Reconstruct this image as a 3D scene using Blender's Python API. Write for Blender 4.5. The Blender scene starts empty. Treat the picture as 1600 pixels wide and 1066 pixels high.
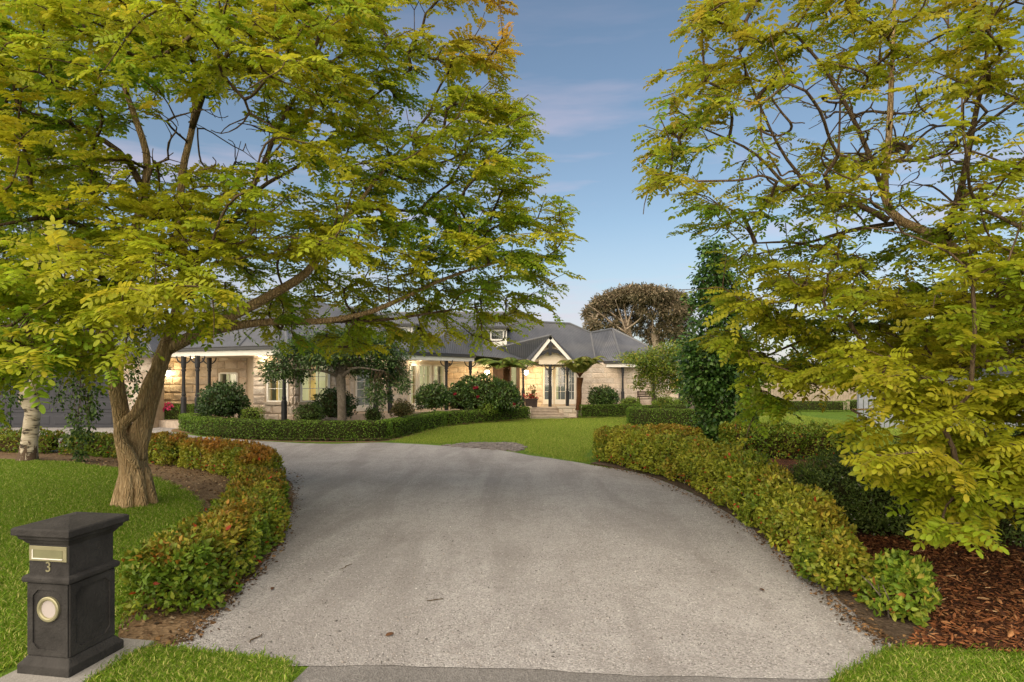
import bpy, bmesh, math, random
import numpy as np
from mathutils import Vector, Matrix

random.seed(7)
RNG = np.random.default_rng(11)
SC = bpy.context.scene
COL = SC.collection
R = math.radians

# ------------------------------------------------------------------ camera, sky, sun, exposure
FPX, HCAM, HORIZON = 950.0, 2.2, 588.0
cam_d = bpy.data.cameras.new('camera')
cam = bpy.data.objects.new('camera', cam_d)
COL.objects.link(cam)
cam.location = (0, 0, HCAM)
cam.rotation_euler = (R(90), 0, 0)
cam_d.sensor_width = 36
cam_d.lens = FPX / 1600 * 36
cam_d.shift_y = (HORIZON - 533) / 1600
cam_d.clip_start = .05
cam_d.clip_end = 3000
SC.camera = cam

SUN_EL, SUN_AZ = R(28), R(208)          # low, behind the camera and to its left
SUN_STRENGTH, SKY_STRENGTH, EXPOSURE = 3.7, .060, 1.14
world = bpy.data.worlds.new('World')
SC.world = world
world.use_nodes = True
wt = world.node_tree
wt.nodes.clear()

def node(nt, kind, inputs=None, **attrs):
    n = nt.nodes.new(kind)
    for k, v in attrs.items():
        setattr(n, k, v)
    for k, v in (inputs or {}).items():
        s = n.inputs[k]
        if isinstance(v, bpy.types.NodeSocket):
            nt.links.new(v, s)
        else:
            s.default_value = v
    return n

def ramp(nt, fac, stops, interp='LINEAR'):
    n = nt.nodes.new('ShaderNodeValToRGB')
    n.color_ramp.interpolation = interp
    e = n.color_ramp.elements
    while len(e) < len(stops):
        e.new(.5)
    for el, (p, c) in zip(e, stops):
        el.position = p
        el.color = (*c, 1) if len(c) == 3 else c
    nt.links.new(fac, n.inputs[0])
    return n.outputs[0]

def mix(nt, fac, a, b, mode='MIX'):
    n = nt.nodes.new('ShaderNodeMix')
    n.data_type = 'RGBA'
    n.blend_type = mode
    for key, v in (('Factor', fac), ('A', a), ('B', b)):
        s = [i for i in n.inputs if i.name == key and (i.type == 'RGBA' or key == 'Factor' and i.type == 'VALUE')][0]
        if isinstance(v, bpy.types.NodeSocket):
            nt.links.new(v, s)
        else:
            s.default_value = v if not isinstance(v, tuple) else (*v, 1) if len(v) == 3 else v
    return [o for o in n.outputs if o.type == 'RGBA'][0]

sky = node(wt, 'ShaderNodeTexSky', sky_type='NISHITA', sun_disc=False, sun_elevation=SUN_EL, sun_rotation=SUN_AZ,
           air_density=1.0, dust_density=.6, ozone_density=.8)
tc = node(wt, 'ShaderNodeTexCoord')
sep = node(wt, 'ShaderNodeSeparateXYZ', {0: tc.outputs['Generated']})
# thin streaks of rose cloud: noise stretched flat, fading towards the zenith
mp = node(wt, 'ShaderNodeMapping', {'Vector': tc.outputs['Generated'], 'Scale': (1.2, 1.2, 9.0), 'Rotation': (0, R(-6), 0)})
nz = node(wt, 'ShaderNodeTexNoise', {'Vector': mp.outputs[0], 'Scale': 1.9, 'Detail': 5, 'Roughness': .55})
cl = ramp(wt, nz.outputs[0], [(.50, (0, 0, 0)), (.66, (1, 1, 1))])
hz = ramp(wt, sep.outputs['Z'], [(.0, (.8, .8, .8)), (.30, (.75, .75, .75)), (.5, (.12, .12, .12))])
fac = node(wt, 'ShaderNodeMath', {0: cl, 1: hz}, operation='MULTIPLY')
fac2 = node(wt, 'ShaderNodeMath', {0: fac.outputs[0], 1: .60}, operation='MULTIPLY')
lilac = ramp(wt, sep.outputs['Z'], [(.0, (.66, .66, .66)), (.10, (.40, .40, .40)), (.24, (.08, .08, .08)), (.7, (0, 0, 0))])
dusk0 = mix(wt, lilac, mix(wt, 1.0, sky.outputs[0], (.93, .98, .96), 'MULTIPLY'), (4.4, 4.2, 4.9))
dusk = mix(wt, fac2.outputs[0], dusk0, (6.0, 4.9, 5.7))
bg = node(wt, 'ShaderNodeBackground', {'Color': dusk, 'Strength': SKY_STRENGTH})
wo = node(wt, 'ShaderNodeOutputWorld', {0: bg.outputs[0]})

sun_d = bpy.data.lights.new('sun', 'SUN')
sun_d.energy = SUN_STRENGTH
sun_d.angle = R(125)
sun_d.color = (1, .82, .60)
sun = bpy.data.objects.new('sun', sun_d)
COL.objects.link(sun)
sdir = Vector((math.sin(SUN_AZ) * math.cos(SUN_EL), math.cos(SUN_AZ) * math.cos(SUN_EL), math.sin(SUN_EL)))
sun.rotation_euler = sdir.to_track_quat('Z', 'Y').to_euler()
sun.location = (-20, -30, 30)

SC.view_settings.view_transform = 'Standard'
SC.view_settings.look = 'None'
SC.view_settings.exposure = EXPOSURE
SC.view_settings.gamma = 1
SC.view_settings.use_curve_mapping = False
SC.cycles.max_bounces = 6
SC.cycles.transparent_max_bounces = 12
SC.cycles.diffuse_bounces = 4
SC.cycles.glossy_bounces = 2
SC.cycles.transmission_bounces = 4
SC.cycles.use_denoising = True

# ------------------------------------------------------------------ helpers
def W(px, py, Y):
    """the point of the place at distance Y seen at (px, py) of the photograph"""
    return Vector(((px - 800) / FPX * Y, Y, HCAM - (py - HORIZON) / FPX * Y))

def G(px, py, z=0.0):
    """the point of the ground seen at (px, py)"""
    Y = (HCAM - z) * FPX / (py - HORIZON)
    return Vector(((px - 800) / FPX * Y, Y, z))

def X(px, Y):
    return (px - 800) / FPX * Y

def tag(o, label=None, cat=None, group=None, kind=None):
    if label: o['label'] = label
    if cat: o['category'] = cat
    if group: o['group'] = group
    if kind: o['kind'] = kind
    return o

def link(name, data, parent=None):
    o = bpy.data.objects.new(name, data)
    COL.objects.link(o)
    if parent is not None:
        o.parent = parent
    return o

def thing(name, label, cat, loc=(0, 0, 0), group=None):
    """an Empty kept at the origin's orientation; its parts are given in world space and moved into its frame"""
    o = bpy.data.objects.new(name, None)
    COL.objects.link(o)
    o.location = loc
    o.empty_display_size = .2
    return tag(o, label, cat, group)

def world_of(parent):
    v = Vector((0, 0, 0))
    while parent is not None:
        v = v + Vector(parent.location)
        parent = parent.parent
    return v

def np_mesh(name, V, F, mat, parent=None, col=None, smooth=False, kind=None):
    """V (n,3) world space, F (m,k) all of one size"""
    V = np.asarray(V, dtype=np.float32)
    F = np.asarray(F, dtype=np.int32)
    off = world_of(parent)
    V = V - np.array(off, dtype=np.float32)
    me = bpy.data.meshes.new(name)
    me.vertices.add(len(V))
    me.vertices.foreach_set('co', V.ravel())
    k = F.shape[1]
    me.loops.add(F.size)
    me.loops.foreach_set('vertex_index', F.ravel())
    me.polygons.add(len(F))
    me.polygons.foreach_set('loop_start', np.arange(len(F), dtype=np.int32) * k)
    me.polygons.foreach_set('loop_total', np.full(len(F), k, dtype=np.int32))
    if smooth:
        me.polygons.foreach_set('use_smooth', np.ones(len(F), dtype=bool))
    if col is not None:
        a = me.color_attributes.new('Col', 'FLOAT_COLOR', 'POINT')
        c = np.ones((len(V), 4), dtype=np.float32)
        c[:, :3] = col
        a.data.foreach_set('color', c.ravel())
    me.materials.append(mat)
    me.update(calc_edges=True)
    me.validate()
    o = link(name, me, parent)
    if kind: o['kind'] = kind
    return o

class MB:
    """collects faces in world space and links them as one mesh"""
    def __init__(self):
        self.v, self.f, self.uv, self.mi = [], [], [], []
    def face(self, pts, uv=None, mi=0):
        b = len(self.v)
        self.v += [tuple(p) for p in pts]
        self.f.append(list(range(b, b + len(pts))))
        self.uv.append(uv)
        self.mi.append(mi)
    def hexa(self, P, mi=0):
        """P: eight corners, bottom four counter-clockwise then top four"""
        b = len(self.v)
        self.v += [tuple(p) for p in P]
        for q in ((3, 2, 1, 0), (4, 5, 6, 7), (0, 1, 5, 4), (1, 2, 6, 5), (2, 3, 7, 6), (3, 0, 4, 7)):
            self.f.append([b + i for i in q]); self.uv.append(None); self.mi.append(mi)
    def box(self, x0, x1, y0, y1, z0, z1):
        self.hexa([(x0, y0, z0), (x1, y0, z0), (x1, y1, z0), (x0, y1, z0), (x0, y0, z1), (x1, y0, z1), (x1, y1, z1), (x0, y1, z1)])
    def fbox(self, F, s0, s1, t0, t1, z0, z1):
        p = F
        self.hexa([p(s0, t1, z0), p(s1, t1, z0), p(s1, t0, z0), p(s0, t0, z0), p(s0, t1, z1), p(s1, t1, z1), p(s1, t0, z1), p(s0, t0, z1)])
    def tube(self, pts, rad, n=8, cap=True, noise=0.0, seed=0):
        pts = [Vector(p) for p in pts]
        if not hasattr(rad, '__len__'): rad = [rad] * len(pts)
        b = len(self.v)
        up = None
        for i, p in enumerate(pts):
            t = (pts[min(i + 1, len(pts) - 1)] - pts[max(i - 1, 0)])
            t = t.normalized() if t.length > 1e-9 else Vector((0, 0, 1))
            if up is None:
                up = Vector((1, 0, 0)) if abs(t.x) < .8 else Vector((0, 1, 0))
            u = (up - t * up.dot(t))
            u = u.normalized() if u.length > 1e-6 else t.orthogonal().normalized()
            w = t.cross(u)
            up = u
            for k in range(n):
                a = 2 * math.pi * k / n
                r = rad[i]
                if noise:
                    r *= 1 + noise * (math.sin(a * 3 + seed + i * .35) * .5 + math.sin(a * 5 - seed * 2 + i * .21) * .35 + math.sin(a * 9 + i * .5) * .3)
                self.v.append(tuple(p + u * (r * math.cos(a)) + w * (r * math.sin(a))))
        for i in range(len(pts) - 1):
            for k in range(n):
                k2 = (k + 1) % n
                self.f.append([b + i * n + k, b + i * n + k2, b + (i + 1) * n + k2, b + (i + 1) * n + k])
                self.uv.append(None); self.mi.append(0)
        if cap:
            self.f.append([b + k for k in reversed(range(n))]); self.uv.append(None); self.mi.append(0)
            self.f.append([b + (len(pts) - 1) * n + k for k in range(n)]); self.uv.append(None); self.mi.append(0)
    def loft(self, rings, cap=True):
        b = len(self.v)
        n = len(rings[0])
        for r in rings: self.v += [tuple(p) for p in r]
        for i in range(len(rings) - 1):
            for k in range(n):
                k2 = (k + 1) % n
                self.f.append([b + i * n + k, b + i * n + k2, b + (i + 1) * n + k2, b + (i + 1) * n + k]); self.uv.append(None); self.mi.append(0)
        if cap:
            self.f.append([b + k for k in reversed(range(n))]); self.uv.append(None); self.mi.append(0)
            self.f.append([b + (len(rings) - 1) * n + k for k in range(n)]); self.uv.append(None); self.mi.append(0)
    def prism(self, pts, z0, z1):
        """pts: (x, y) counter-clockwise"""
        self.loft([[(p[0], p[1], z0) for p in pts], [(p[0], p[1], z1) for p in pts]])
    def build(self, name, mats, parent=None, smooth=False, bevel=0.0, solid=0.0, kind=None, autosmooth=None):
        off = world_of(parent)
        me = bpy.data.meshes.new(name)
        me.from_pydata([(v[0] - off[0], v[1] - off[1], v[2] - off[2]) for v in self.v], [], self.f)
        for m in (mats if isinstance(mats, (list, tuple)) else [mats]): me.materials.append(m)
        if any(self.mi): me.polygons.foreach_set('material_index', self.mi)
        if any(u is not None for u in self.uv):
            l = me.uv_layers.new(name='UVMap')
            for poly, u in zip(me.polygons, self.uv):
                if u is not None:
                    for li, c in zip(poly.loop_indices, u): l.data[li].uv = c
        if smooth: me.polygons.foreach_set('use_smooth', [True] * len(me.polygons))
        me.update()
        o = link(name, me, parent)
        if solid:
            s = o.modifiers.new('solid', 'SOLIDIFY'); s.thickness = solid; s.offset = -1
        if bevel:
            m = o.modifiers.new('bevel', 'BEVEL'); m.width = bevel; m.segments = 2; m.limit_method = 'ANGLE'; m.angle_limit = R(35)
        if kind: o['kind'] = kind
        return o

def frame(p0, p1):
    """a wall's frame: F(s along, t out of the front, z); its front faces right of p0->p1"""
    d = Vector((p1[0] - p0[0], p1[1] - p0[1]))
    L = d.length
    d.normalize()
    nrm = Vector((d.y, -d.x))
    def F(s, t, z):
        return (p0[0] + d.x * s + nrm.x * t, p0[1] + d.y * s + nrm.y * t, z)
    F.L, F.d, F.n = L, d, nrm
    return F

def smooth_path(pts, n=6):
    """Catmull-Rom through points of any dimension"""
    P = [np.array(p, dtype=float) for p in pts]
    P = [2 * P[0] - P[1]] + P + [2 * P[-1] - P[-2]]
    out = []
    for i in range(1, len(P) - 2):
        for k in range(n):
            t = k / n
            a, b, c, d = P[i - 1], P[i], P[i + 1], P[i + 2]
            out.append(.5 * (2 * b + (c - a) * t + (2 * a - 5 * b + 4 * c - d) * t * t + (-a + 3 * b - 3 * c + d) * t ** 3))
    out.append(P[-2])
    return out

def inside(poly, pts):
    x, y = pts[:, 0], pts[:, 1]
    r = np.zeros(len(pts), bool)
    n = len(poly)
    for i in range(n):
        x0, y0 = poly[i][0], poly[i][1]
        x1, y1 = poly[(i + 1) % n][0], poly[(i + 1) % n][1]
        c = ((y0 > y) != (y1 > y)) & (x < (x1 - x0) * (y - y0) / ((y1 - y0) if y1 != y0 else 1e-9) + x0)
        r ^= c
    return r

def sample_poly(poly, n):
    a = np.array([(p[0], p[1]) for p in poly])
    lo, hi = a.min(0), a.max(0)
    out = np.zeros((0, 2))
    while len(out) < n:
        q = RNG.uniform(lo, hi, (max(n * 2, 1000), 2))
        out = np.vstack([out, q[inside(a, q)]])
    return out[:n]

def lumpy(P, f, seed=0):
    """cheap smooth noise in -1..1 at points P (n,3)"""
    s = np.zeros(len(P))
    r = np.random.default_rng(seed)
    for k in range(6):
        d = r.normal(size=3)
        d /= np.linalg.norm(d)
        s += np.sin(P @ (d * f * (1 + .35 * k)) + r.uniform(0, 6.28))
    return s / 3.2

def unit(v):
    return v / np.maximum(np.linalg.norm(v, axis=-1, keepdims=True), 1e-9)

# ------------------------------------------------------------------ materials
def material(name):
    m = bpy.data.materials.new(name)
    m.use_nodes = True
    nt = m.node_tree
    nt.nodes.clear()
    out = node(nt, 'ShaderNodeOutputMaterial')
    return m, nt, out

def principled(nt, out, col, rough=.6, spec=.3, metal=0, normal=None, **kw):
    ins = {'Base Color': col if isinstance(col, bpy.types.NodeSocket) else (*col, 1), 'Roughness': rough, 'Metallic': metal, 'Specular IOR Level': spec}
    if normal is not None: ins['Normal'] = normal
    b = node(nt, 'ShaderNodeBsdfPrincipled', ins)
    nt.links.new(b.outputs[0], out.inputs[0])
    return b

def noise(nt, scale, detail=4, rough=.55, vec=None, dist=0):
    ins = {'Scale': scale, 'Detail': detail, 'Roughness': rough, 'Distortion': dist}
    if vec is not None: ins['Vector'] = vec
    return node(nt, 'ShaderNodeTexNoise', ins).outputs[0]

def obj_co(nt, scale=(1, 1, 1)):
    t = node(nt, 'ShaderNodeNewGeometry')
    return node(nt, 'ShaderNodeMapping', {'Vector': t.outputs['Position'], 'Scale': scale}).outputs[0]

def bump(nt, h, strength=.5, dist=.02):
    return node(nt, 'ShaderNodeBump', {'Height': h, 'Strength': strength, 'Distance': dist}).outputs[0]

def simple(name, c, rough=.6, spec=.3, metal=0, var=.12, scale=6, bmp=0, bscale=40):
    """paint, timber, plastic: a base colour with slight uneven wear"""
    m, nt, out = material(name)
    v = obj_co(nt)
    n = noise(nt, scale, 5, .6, v)
    a = tuple(max(0, x * (1 - var)) for x in c)
    b = tuple(min(1, x * (1 + var)) for x in c)
    col = ramp(nt, n, [(.3, a), (.7, b)])
    nm = bump(nt, noise(nt, bscale, 3, .5, v), bmp, .01) if bmp else None
    principled(nt, out, col, rough, spec, metal, nm)
    return m

def leafmat(name, trans=.4, rough=.45, spec=.35, bmp=0.0):
    m, nt, out = material(name)
    a = node(nt, 'ShaderNodeAttribute', attribute_name='Col')
    v = obj_co(nt)
    n = noise(nt, 30, 2, .5, v)
    c = mix(nt, .5, a.outputs['Color'], ramp(nt, n, [(.3, (.35, .35, .35)), (.7, (.65, .65, .65))]), 'OVERLAY')
    b = node(nt, 'ShaderNodeBsdfPrincipled', {'Base Color': c, 'Roughness': rough, 'Specular IOR Level': spec})
    t = node(nt, 'ShaderNodeBsdfTranslucent', {'Color': c})
    x = node(nt, 'ShaderNodeMixShader', {0: trans, 1: b.outputs[0], 2: t.outputs[0]})
    nt.links.new(x.outputs[0], out.inputs[0])
    return m

M = {}
M['leaf'] = leafmat('robinia_leaf', .55, .5, .3)
M['hedge_leaf'] = leafmat('hedge_leaf', .3, .5, .3)
M['gloss_leaf'] = leafmat('glossy_leaf', .15, .4, .35)
M['petal'] = leafmat('petal', .3, .6, .2)
M['grass'] = leafmat('grass_blade', .35, .6, .2)

def bark(name, c0, c1, c2, sx=9, sz=2.1, strength=1.0):
    m, nt, out = material(name)
    v = obj_co(nt, (sx, sx, sz))
    n = noise(nt, 2.4, 8, .65, v, .8)
    w = noise(nt, 1.1, 3, .5, obj_co(nt))
    rid = node(nt, 'ShaderNodeTexVoronoi', {'Vector': v, 'Scale': 2.6}, feature='DISTANCE_TO_EDGE').outputs[0]
    rid = ramp(nt, rid, [(0, (0, 0, 0)), (.28, (1, 1, 1))])
    col = ramp(nt, n, [(.30, c0), (.5, c1), (.72, c2)])
    col = mix(nt, .35, col, rid, 'MULTIPLY')
    col = mix(nt, ramp(nt, w, [(.4, (0, 0, 0)), (.7, (.5, .5, .5))]), col, c0)
    h = node(nt, 'ShaderNodeMath', {0: n, 1: rid}, operation='MULTIPLY_ADD')
    h.inputs[2].default_value = 0
    principled(nt, out, col, .9, .1, 0, bump(nt, h.outputs[0], strength, .05))
    return m
M['bark'] = bark('robinia_bark', (.30, .20, .10), (.56, .40, .22), (.78, .60, .37))
M['bark_dark'] = bark('branch_bark', (.06, .042, .026), (.14, .10, .06), (.25, .19, .12), 14, 3, .5)
M['bark_grey'] = bark('grey_bark', (.10, .085, .065), (.22, .19, .15), (.34, .3, .25), 14, 3, .5)
M['bark_pale'] = bark('pale_bark', (.30, .22, .16), (.5, .4, .3), (.65, .55, .45), 3, 1, .4)
M['bark_red'] = bark('fern_fibre', (.06, .025, .012), (.17, .075, .03), (.34, .17, .07), 12, 10, .9)

def birch():
    m, nt, out = material('birch_bark')
    v = obj_co(nt, (2.2, 2.2, 9))
    n = noise(nt, 1.5, 4, .6, v, .4)
    lent = ramp(nt, n, [(.38, (.05, .04, .03)), (.45, (.46, .39, .29)), (.62, (.60, .53, .42)), (.8, (.68, .63, .54))])
    geo = node(nt, 'ShaderNodeNewGeometry')
    z = node(nt, 'ShaderNodeSeparateXYZ', {0: geo.outputs['Position']}).outputs['Z']
    base = noise(nt, 3, 5, .65, obj_co(nt, (3, 3, .9)))
    low = node(nt, 'ShaderNodeMapRange', {0: z, 1: 0.0, 2: .85, 3: .62, 4: .2}).outputs[0]
    lt = node(nt, 'ShaderNodeMath', {0: base, 1: low}, operation='LESS_THAN').outputs[0]
    col = mix(nt, lt, lent, (.11, .075, .05))
    principled(nt, out, col, .75, .2, 0, bump(nt, n, .6, .03))
    return m
M['birch'] = birch()

def gravel():
    m, nt, out = material('gravel')
    v = obj_co(nt)
    fine = node(nt, 'ShaderNodeTexVoronoi', {'Vector': v, 'Scale': 75.0})
    f2 = node(nt, 'ShaderNodeTexVoronoi', {'Vector': v, 'Scale': 24.0, 'Randomness': 1.0})
    big = noise(nt, .55, 6, .6, v, .6)
    mid = noise(nt, 5, 5, .65, v)
    stone = ramp(nt, fine.outputs['Color'], [(.06, (.06, .056, .053)), (.3, (.25, .24, .234)), (.55, (.365, .353, .346)), (.8, (.475, .463, .455)), (.96, (.72, .705, .695))])
    dust = ramp(nt, big, [(.30, (.262, .25, .244)), (.5, (.365, .356, .353)), (.72, (.455, .448, .448))])
    col = mix(nt, .48, stone, dust)
    col = mix(nt, ramp(nt, mid, [(.5, (0, 0, 0)), (.8, (.45, .45, .45))]), col, (.23, .212, .20))
    trk = noise(nt, 1.0, 4, .6, obj_co(nt, (1.1, .16, 1)), .9)
    col = mix(nt, ramp(nt, trk, [(.44, (0, 0, 0)), (.60, (.42, .42, .42))]), col, (.205, .19, .182))
    pale = noise(nt, 1.7, 6, .7, obj_co(nt, (1, .5, 1)), 1.2)
    col = mix(nt, ramp(nt, pale, [(.56, (0, 0, 0)), (.74, (.45, .45, .45))]), col, (.48, .472, .47))
    dark = ramp(nt, f2.outputs['Distance'], [(.0, (1, 1, 1)), (.16, (0, 0, 0))])
    spots = node(nt, 'ShaderNodeMath', {0: dark, 1: ramp(nt, mid, [(.5, (0, 0, 0)), (.62, (1, 1, 1))])}, operation='MULTIPLY').outputs[0]
    col = mix(nt, spots, col, (.16, .14, .125))
    h = node(nt, 'ShaderNodeMath', {0: fine.outputs['Distance'], 1: -1.0, 2: 1.0}, operation='MULTIPLY_ADD').outputs[0]
    h2 = node(nt, 'ShaderNodeMath', {0: mid, 1: 1.6, 2: h}, operation='MULTIPLY_ADD').outputs[0]
    principled(nt, out, col, .9, .15, 0, bump(nt, h2, .55, .02))
    return m
M['gravel'] = gravel()

def speckle(name, c0, c1, c2, scale, bs=.6, rough=.9, big=.8):
    m, nt, out = material(name)
    v = obj_co(nt)
    vo = node(nt, 'ShaderNodeTexVoronoi', {'Vector': v, 'Scale': scale})
    n = noise(nt, big, 6, .6, v, .5)
    a = ramp(nt, vo.outputs['Color'], [(.15, c0), (.5, c1), (.95, c2)])
    col = mix(nt, .5, a, ramp(nt, n, [(.3, c0), (.5, c1), (.72, c2)]))
    principled(nt, out, col, rough, .2, 0, bump(nt, vo.outputs['Distance'], bs, .015))
    return m
M['asphalt'] = speckle('asphalt', (.11, .106, .102), (.19, .183, .178), (.30, .292, .285), 70)
M['soil'] = speckle('soil', (.09, .055, .028), (.185, .122, .066), (.32, .225, .13), 26, 1.0)
M['dark_soil'] = speckle('dark_soil', (.04, .028, .018), (.085, .06, .04), (.15, .11, .08), 30, 1.0)
M['mulch'] = speckle('mulch', (.022, .010, .006), (.06, .024, .012), (.12, .052, .026), 34, 1)
M['concrete'] = speckle('concrete', (.21, .2, .185), (.29, .28, .26), (.36, .345, .325), 90, .25)
M['chip'] = leafmat('bark_chip', 0.0, .8, .2)
M['pebble'] = leafmat('pebble', 0.0, .85, .2)
M['paver'] = simple('paving_stone', (.21, .185, .175), .85, .2, 0, .35, 5, .5, 30)

def lawn():
    m, nt, out = material('lawn')
    v = obj_co(nt)
    big = noise(nt, .5, 5, .6, v, .5)
    fine = noise(nt, 34, 3, .7, v)
    mid = noise(nt, 9, 5, .75, v)
    a = ramp(nt, fine, [(.3, (.05, .10, .008)), (.5, (.115, .20, .018)), (.75, (.23, .32, .05))])
    b = ramp(nt, big, [(.3, (.075, .15, .014)), (.55, (.12, .205, .02)), (.75, (.19, .25, .035))])
    col = mix(nt, .5, a, b)
    col = mix(nt, .55, col, ramp(nt, mid, [(.35, (.15, .15, .15)), (.65, (.9, .9, .9))]), 'OVERLAY')
    h = node(nt, 'ShaderNodeMath', {0: fine, 1: mid}, operation='ADD').outputs[0]
    principled(nt, out, col, .85, .15, 0, bump(nt, h, 1.0, .05))
    return m
M['lawn'] = lawn()

def stone(name, c0, c1, c2):
    m, nt, out = material(name)
    v = obj_co(nt)
    oi = node(nt, 'ShaderNodeObjectInfo')
    n = noise(nt, 2.2, 6, .65, v, .5)
    f = noise(nt, 16, 6, .7, v)
    col = ramp(nt, n, [(.3, c0), (.5, c1), (.7, c2)])
    tint = ramp(nt, oi.outputs['Random'], [(0, (.80, .78, .76)), (.5, (1, 1, 1)), (1, (1.08, 1.0, .9))])
    col = mix(nt, .8, col, tint, 'MULTIPLY')
    col = mix(nt, .4, col, ramp(nt, f, [(.3, (.6, .6, .6)), (.65, (1, 1, 1))]), 'MULTIPLY')
    h = node(nt, 'ShaderNodeMath', {0: f, 1: n}, operation='ADD').outputs[0]
    principled(nt, out, col, .9, .15, 0, bump(nt, h, 1.0, .06))
    return m
M['stone'] = stone('limestone', (.55, .46, .37), (.70, .60, .50), (.80, .72, .62))
M['palestone'] = stone('pale_limestone', (.62, .55, .47), (.74, .67, .59), (.82, .77, .70))
M['trimstone'] = stone('dressed_limestone', (.56, .48, .37), (.64, .56, .45), (.70, .63, .53))
M['mortar'] = simple('mortar', (.42, .34, .25), .95, .1, 0, .15, 8)
M['render'] = simple('pale_painted_wall', (.62, .54, .43), .8, .2, 0, .06, 3)

def roofmat():
    m, nt, out = material('corrugated_iron')
    uv = node(nt, 'ShaderNodeUVMap', uv_map='UVMap')
    wv = node(nt, 'ShaderNodeTexWave', {'Vector': uv.outputs[0], 'Scale': 2.8, 'Distortion': 0.0}, wave_type='BANDS', bands_direction='X')
    sepu = node(nt, 'ShaderNodeSeparateXYZ', {0: uv.outputs[0]})
    lap = node(nt, 'ShaderNodeTexWave', {'Vector': uv.outputs[0], 'Scale': .17, 'Distortion': 1.2, 'Detail': 3.0, 'Detail Scale': 1.5}, wave_type='BANDS', bands_direction='Y')
    n = noise(nt, .7, 6, .6, obj_co(nt), .4)
    a = ramp(nt, n, [(.3, (.100, .108, .128)), (.7, (.152, .162, .186))])
    a = mix(nt, ramp(nt, lap.outputs[0], [(.6, (0, 0, 0)), (1, (.30, .30, .30))]), a, (.21, .21, .21))
    col = mix(nt, .7, a, ramp(nt, wv.outputs[0], [(0, (.55, .55, .55)), (1, (1, 1, 1))]), 'MULTIPLY')
    principled(nt, out, col, .62, .25, .0, bump(nt, wv.outputs[0], .7, .03))
    return m
M['roof'] = roofmat()
M['ridge'] = simple('roof_capping', (.15, .155, .165), .5, .4, .2)
M['gutter'] = simple('charcoal_gutter', (.045, .047, .052), .45, .4, .1)
M['post'] = simple('charcoal_paint', (.030, .031, .034), .6, .25)
M['white'] = simple('white_paint', (.78, .76, .70), .55, .3, 0, .05)
M['cream'] = simple('cream_paint', (.66, .58, .45), .6, .3, 0, .06)
M['soffit'] = simple('soffit_lining', (.58, .5, .4), .75, .2, 0, .05)
M['timber'] = simple('dark_stained_timber', (.055, .03, .02), .5, .4, 0, .3)
M['deck'] = simple('porch_paving', (.42, .35, .28), .85, .2, 0, .2)
M['garage'] = simple('slate_garage_paint', (.046, .048, .058), .6, .2, 0, .06)
M['fence_tan'] = simple('weathered_pine_paling', (.40, .33, .25), .85, .15, 0, .25, 3)
M['fence_grey'] = simple('blue_grey_fence_paint', (.25, .27, .31), .7, .25, 0, .15)
M['cement'] = simple('charcoal_cement', (.040, .038, .036), .88, .2, 0, .38, 4.5, .7, 55)
M['brass'] = simple('brushed_champagne_metal', (.34, .32, .19), .4, .5, .5, .1)
M['slot'] = simple('slot_recess', (.22, .22, .12), .45, .5, .4, .1)
M['paper'] = simple('white_plastic_disc', (.42, .38, .36), .6, .3, 0, .04)
M['pot'] = simple('dark_planter', (.05, .035, .03), .6, .3, 0, .25)
M['core'] = simple('dark_twigs', (.03, .032, .012), .95, .05, 0, .4, 9)  # dark twig colour for the dense middle of shrubs and box hedges
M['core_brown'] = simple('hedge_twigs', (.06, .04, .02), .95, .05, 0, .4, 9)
M['stake'] = simple('garden_stake', (.42, .34, .22), .8, .2, 0, .2)

def glass():
    m, nt, out = material('window_glass')
    t = node(nt, 'ShaderNodeBsdfTransparent', {'Color': (.94, .96, .95, 1)})
    g = node(nt, 'ShaderNodeBsdfGlossy', {'Color': (1, 1, 1, 1), 'Roughness': .03})
    f = node(nt, 'ShaderNodeFresnel', {'IOR': 1.5})
    f2 = node(nt, 'ShaderNodeMath', {0: f.outputs[0], 1: 1.4, 2: .05}, operation='MULTIPLY_ADD', use_clamp=True)
    x = node(nt, 'ShaderNodeMixShader', {0: f2.outputs[0], 1: t.outputs[0], 2: g.outputs[0]})
    nt.links.new(x.outputs[0], out.inputs[0])
    return m
M['glass'] = glass()

def lit(name, c, s, vary=.35, scale=1.3):
    m, nt, out = material(name)
    n = noise(nt, scale, 3, .5, obj_co(nt, (1, 1, .5)))
    col = ramp(nt, n, [(.3, tuple(x * (1 - vary) for x in c)), (.7, c)])
    e = node(nt, 'ShaderNodeEmission', {'Color': col, 'Strength': s})
    nt.links.new(e.outputs[0], out.inputs[0])
    return m
M['room_warm'] = lit('lit_room', (.80, .52, .15), .5, .7, 1.6)
M['room_pale'] = lit('lit_curtain', (.66, .60, .30), .42, .4, 1.5)
M['room_dim'] = lit('dim_room', (.28, .27, .22), .3, .6, 1.2)
M['lamp'] = lit('lamp_glass', (1, .86, .55), 9, .05)

# ------------------------------------------------------------------ the ground
def sheet(name, pts, z, mat, kind='structure', div=None):
    mb = MB()
    mb.face([(p[0], p[1], z) for p in pts])
    o = mb.build(name, mat)
    bm = bmesh.new(); bm.from_mesh(o.data)
    bmesh.ops.triangulate(bm, faces=bm.faces)
    bmesh.ops.recalc_face_normals(bm, faces=bm.faces)
    for f in bm.faces:
        if f.normal.z < 0: f.normal_flip()
    bm.to_mesh(o.data); bm.free()
    return tag(o, kind=kind)

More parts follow.
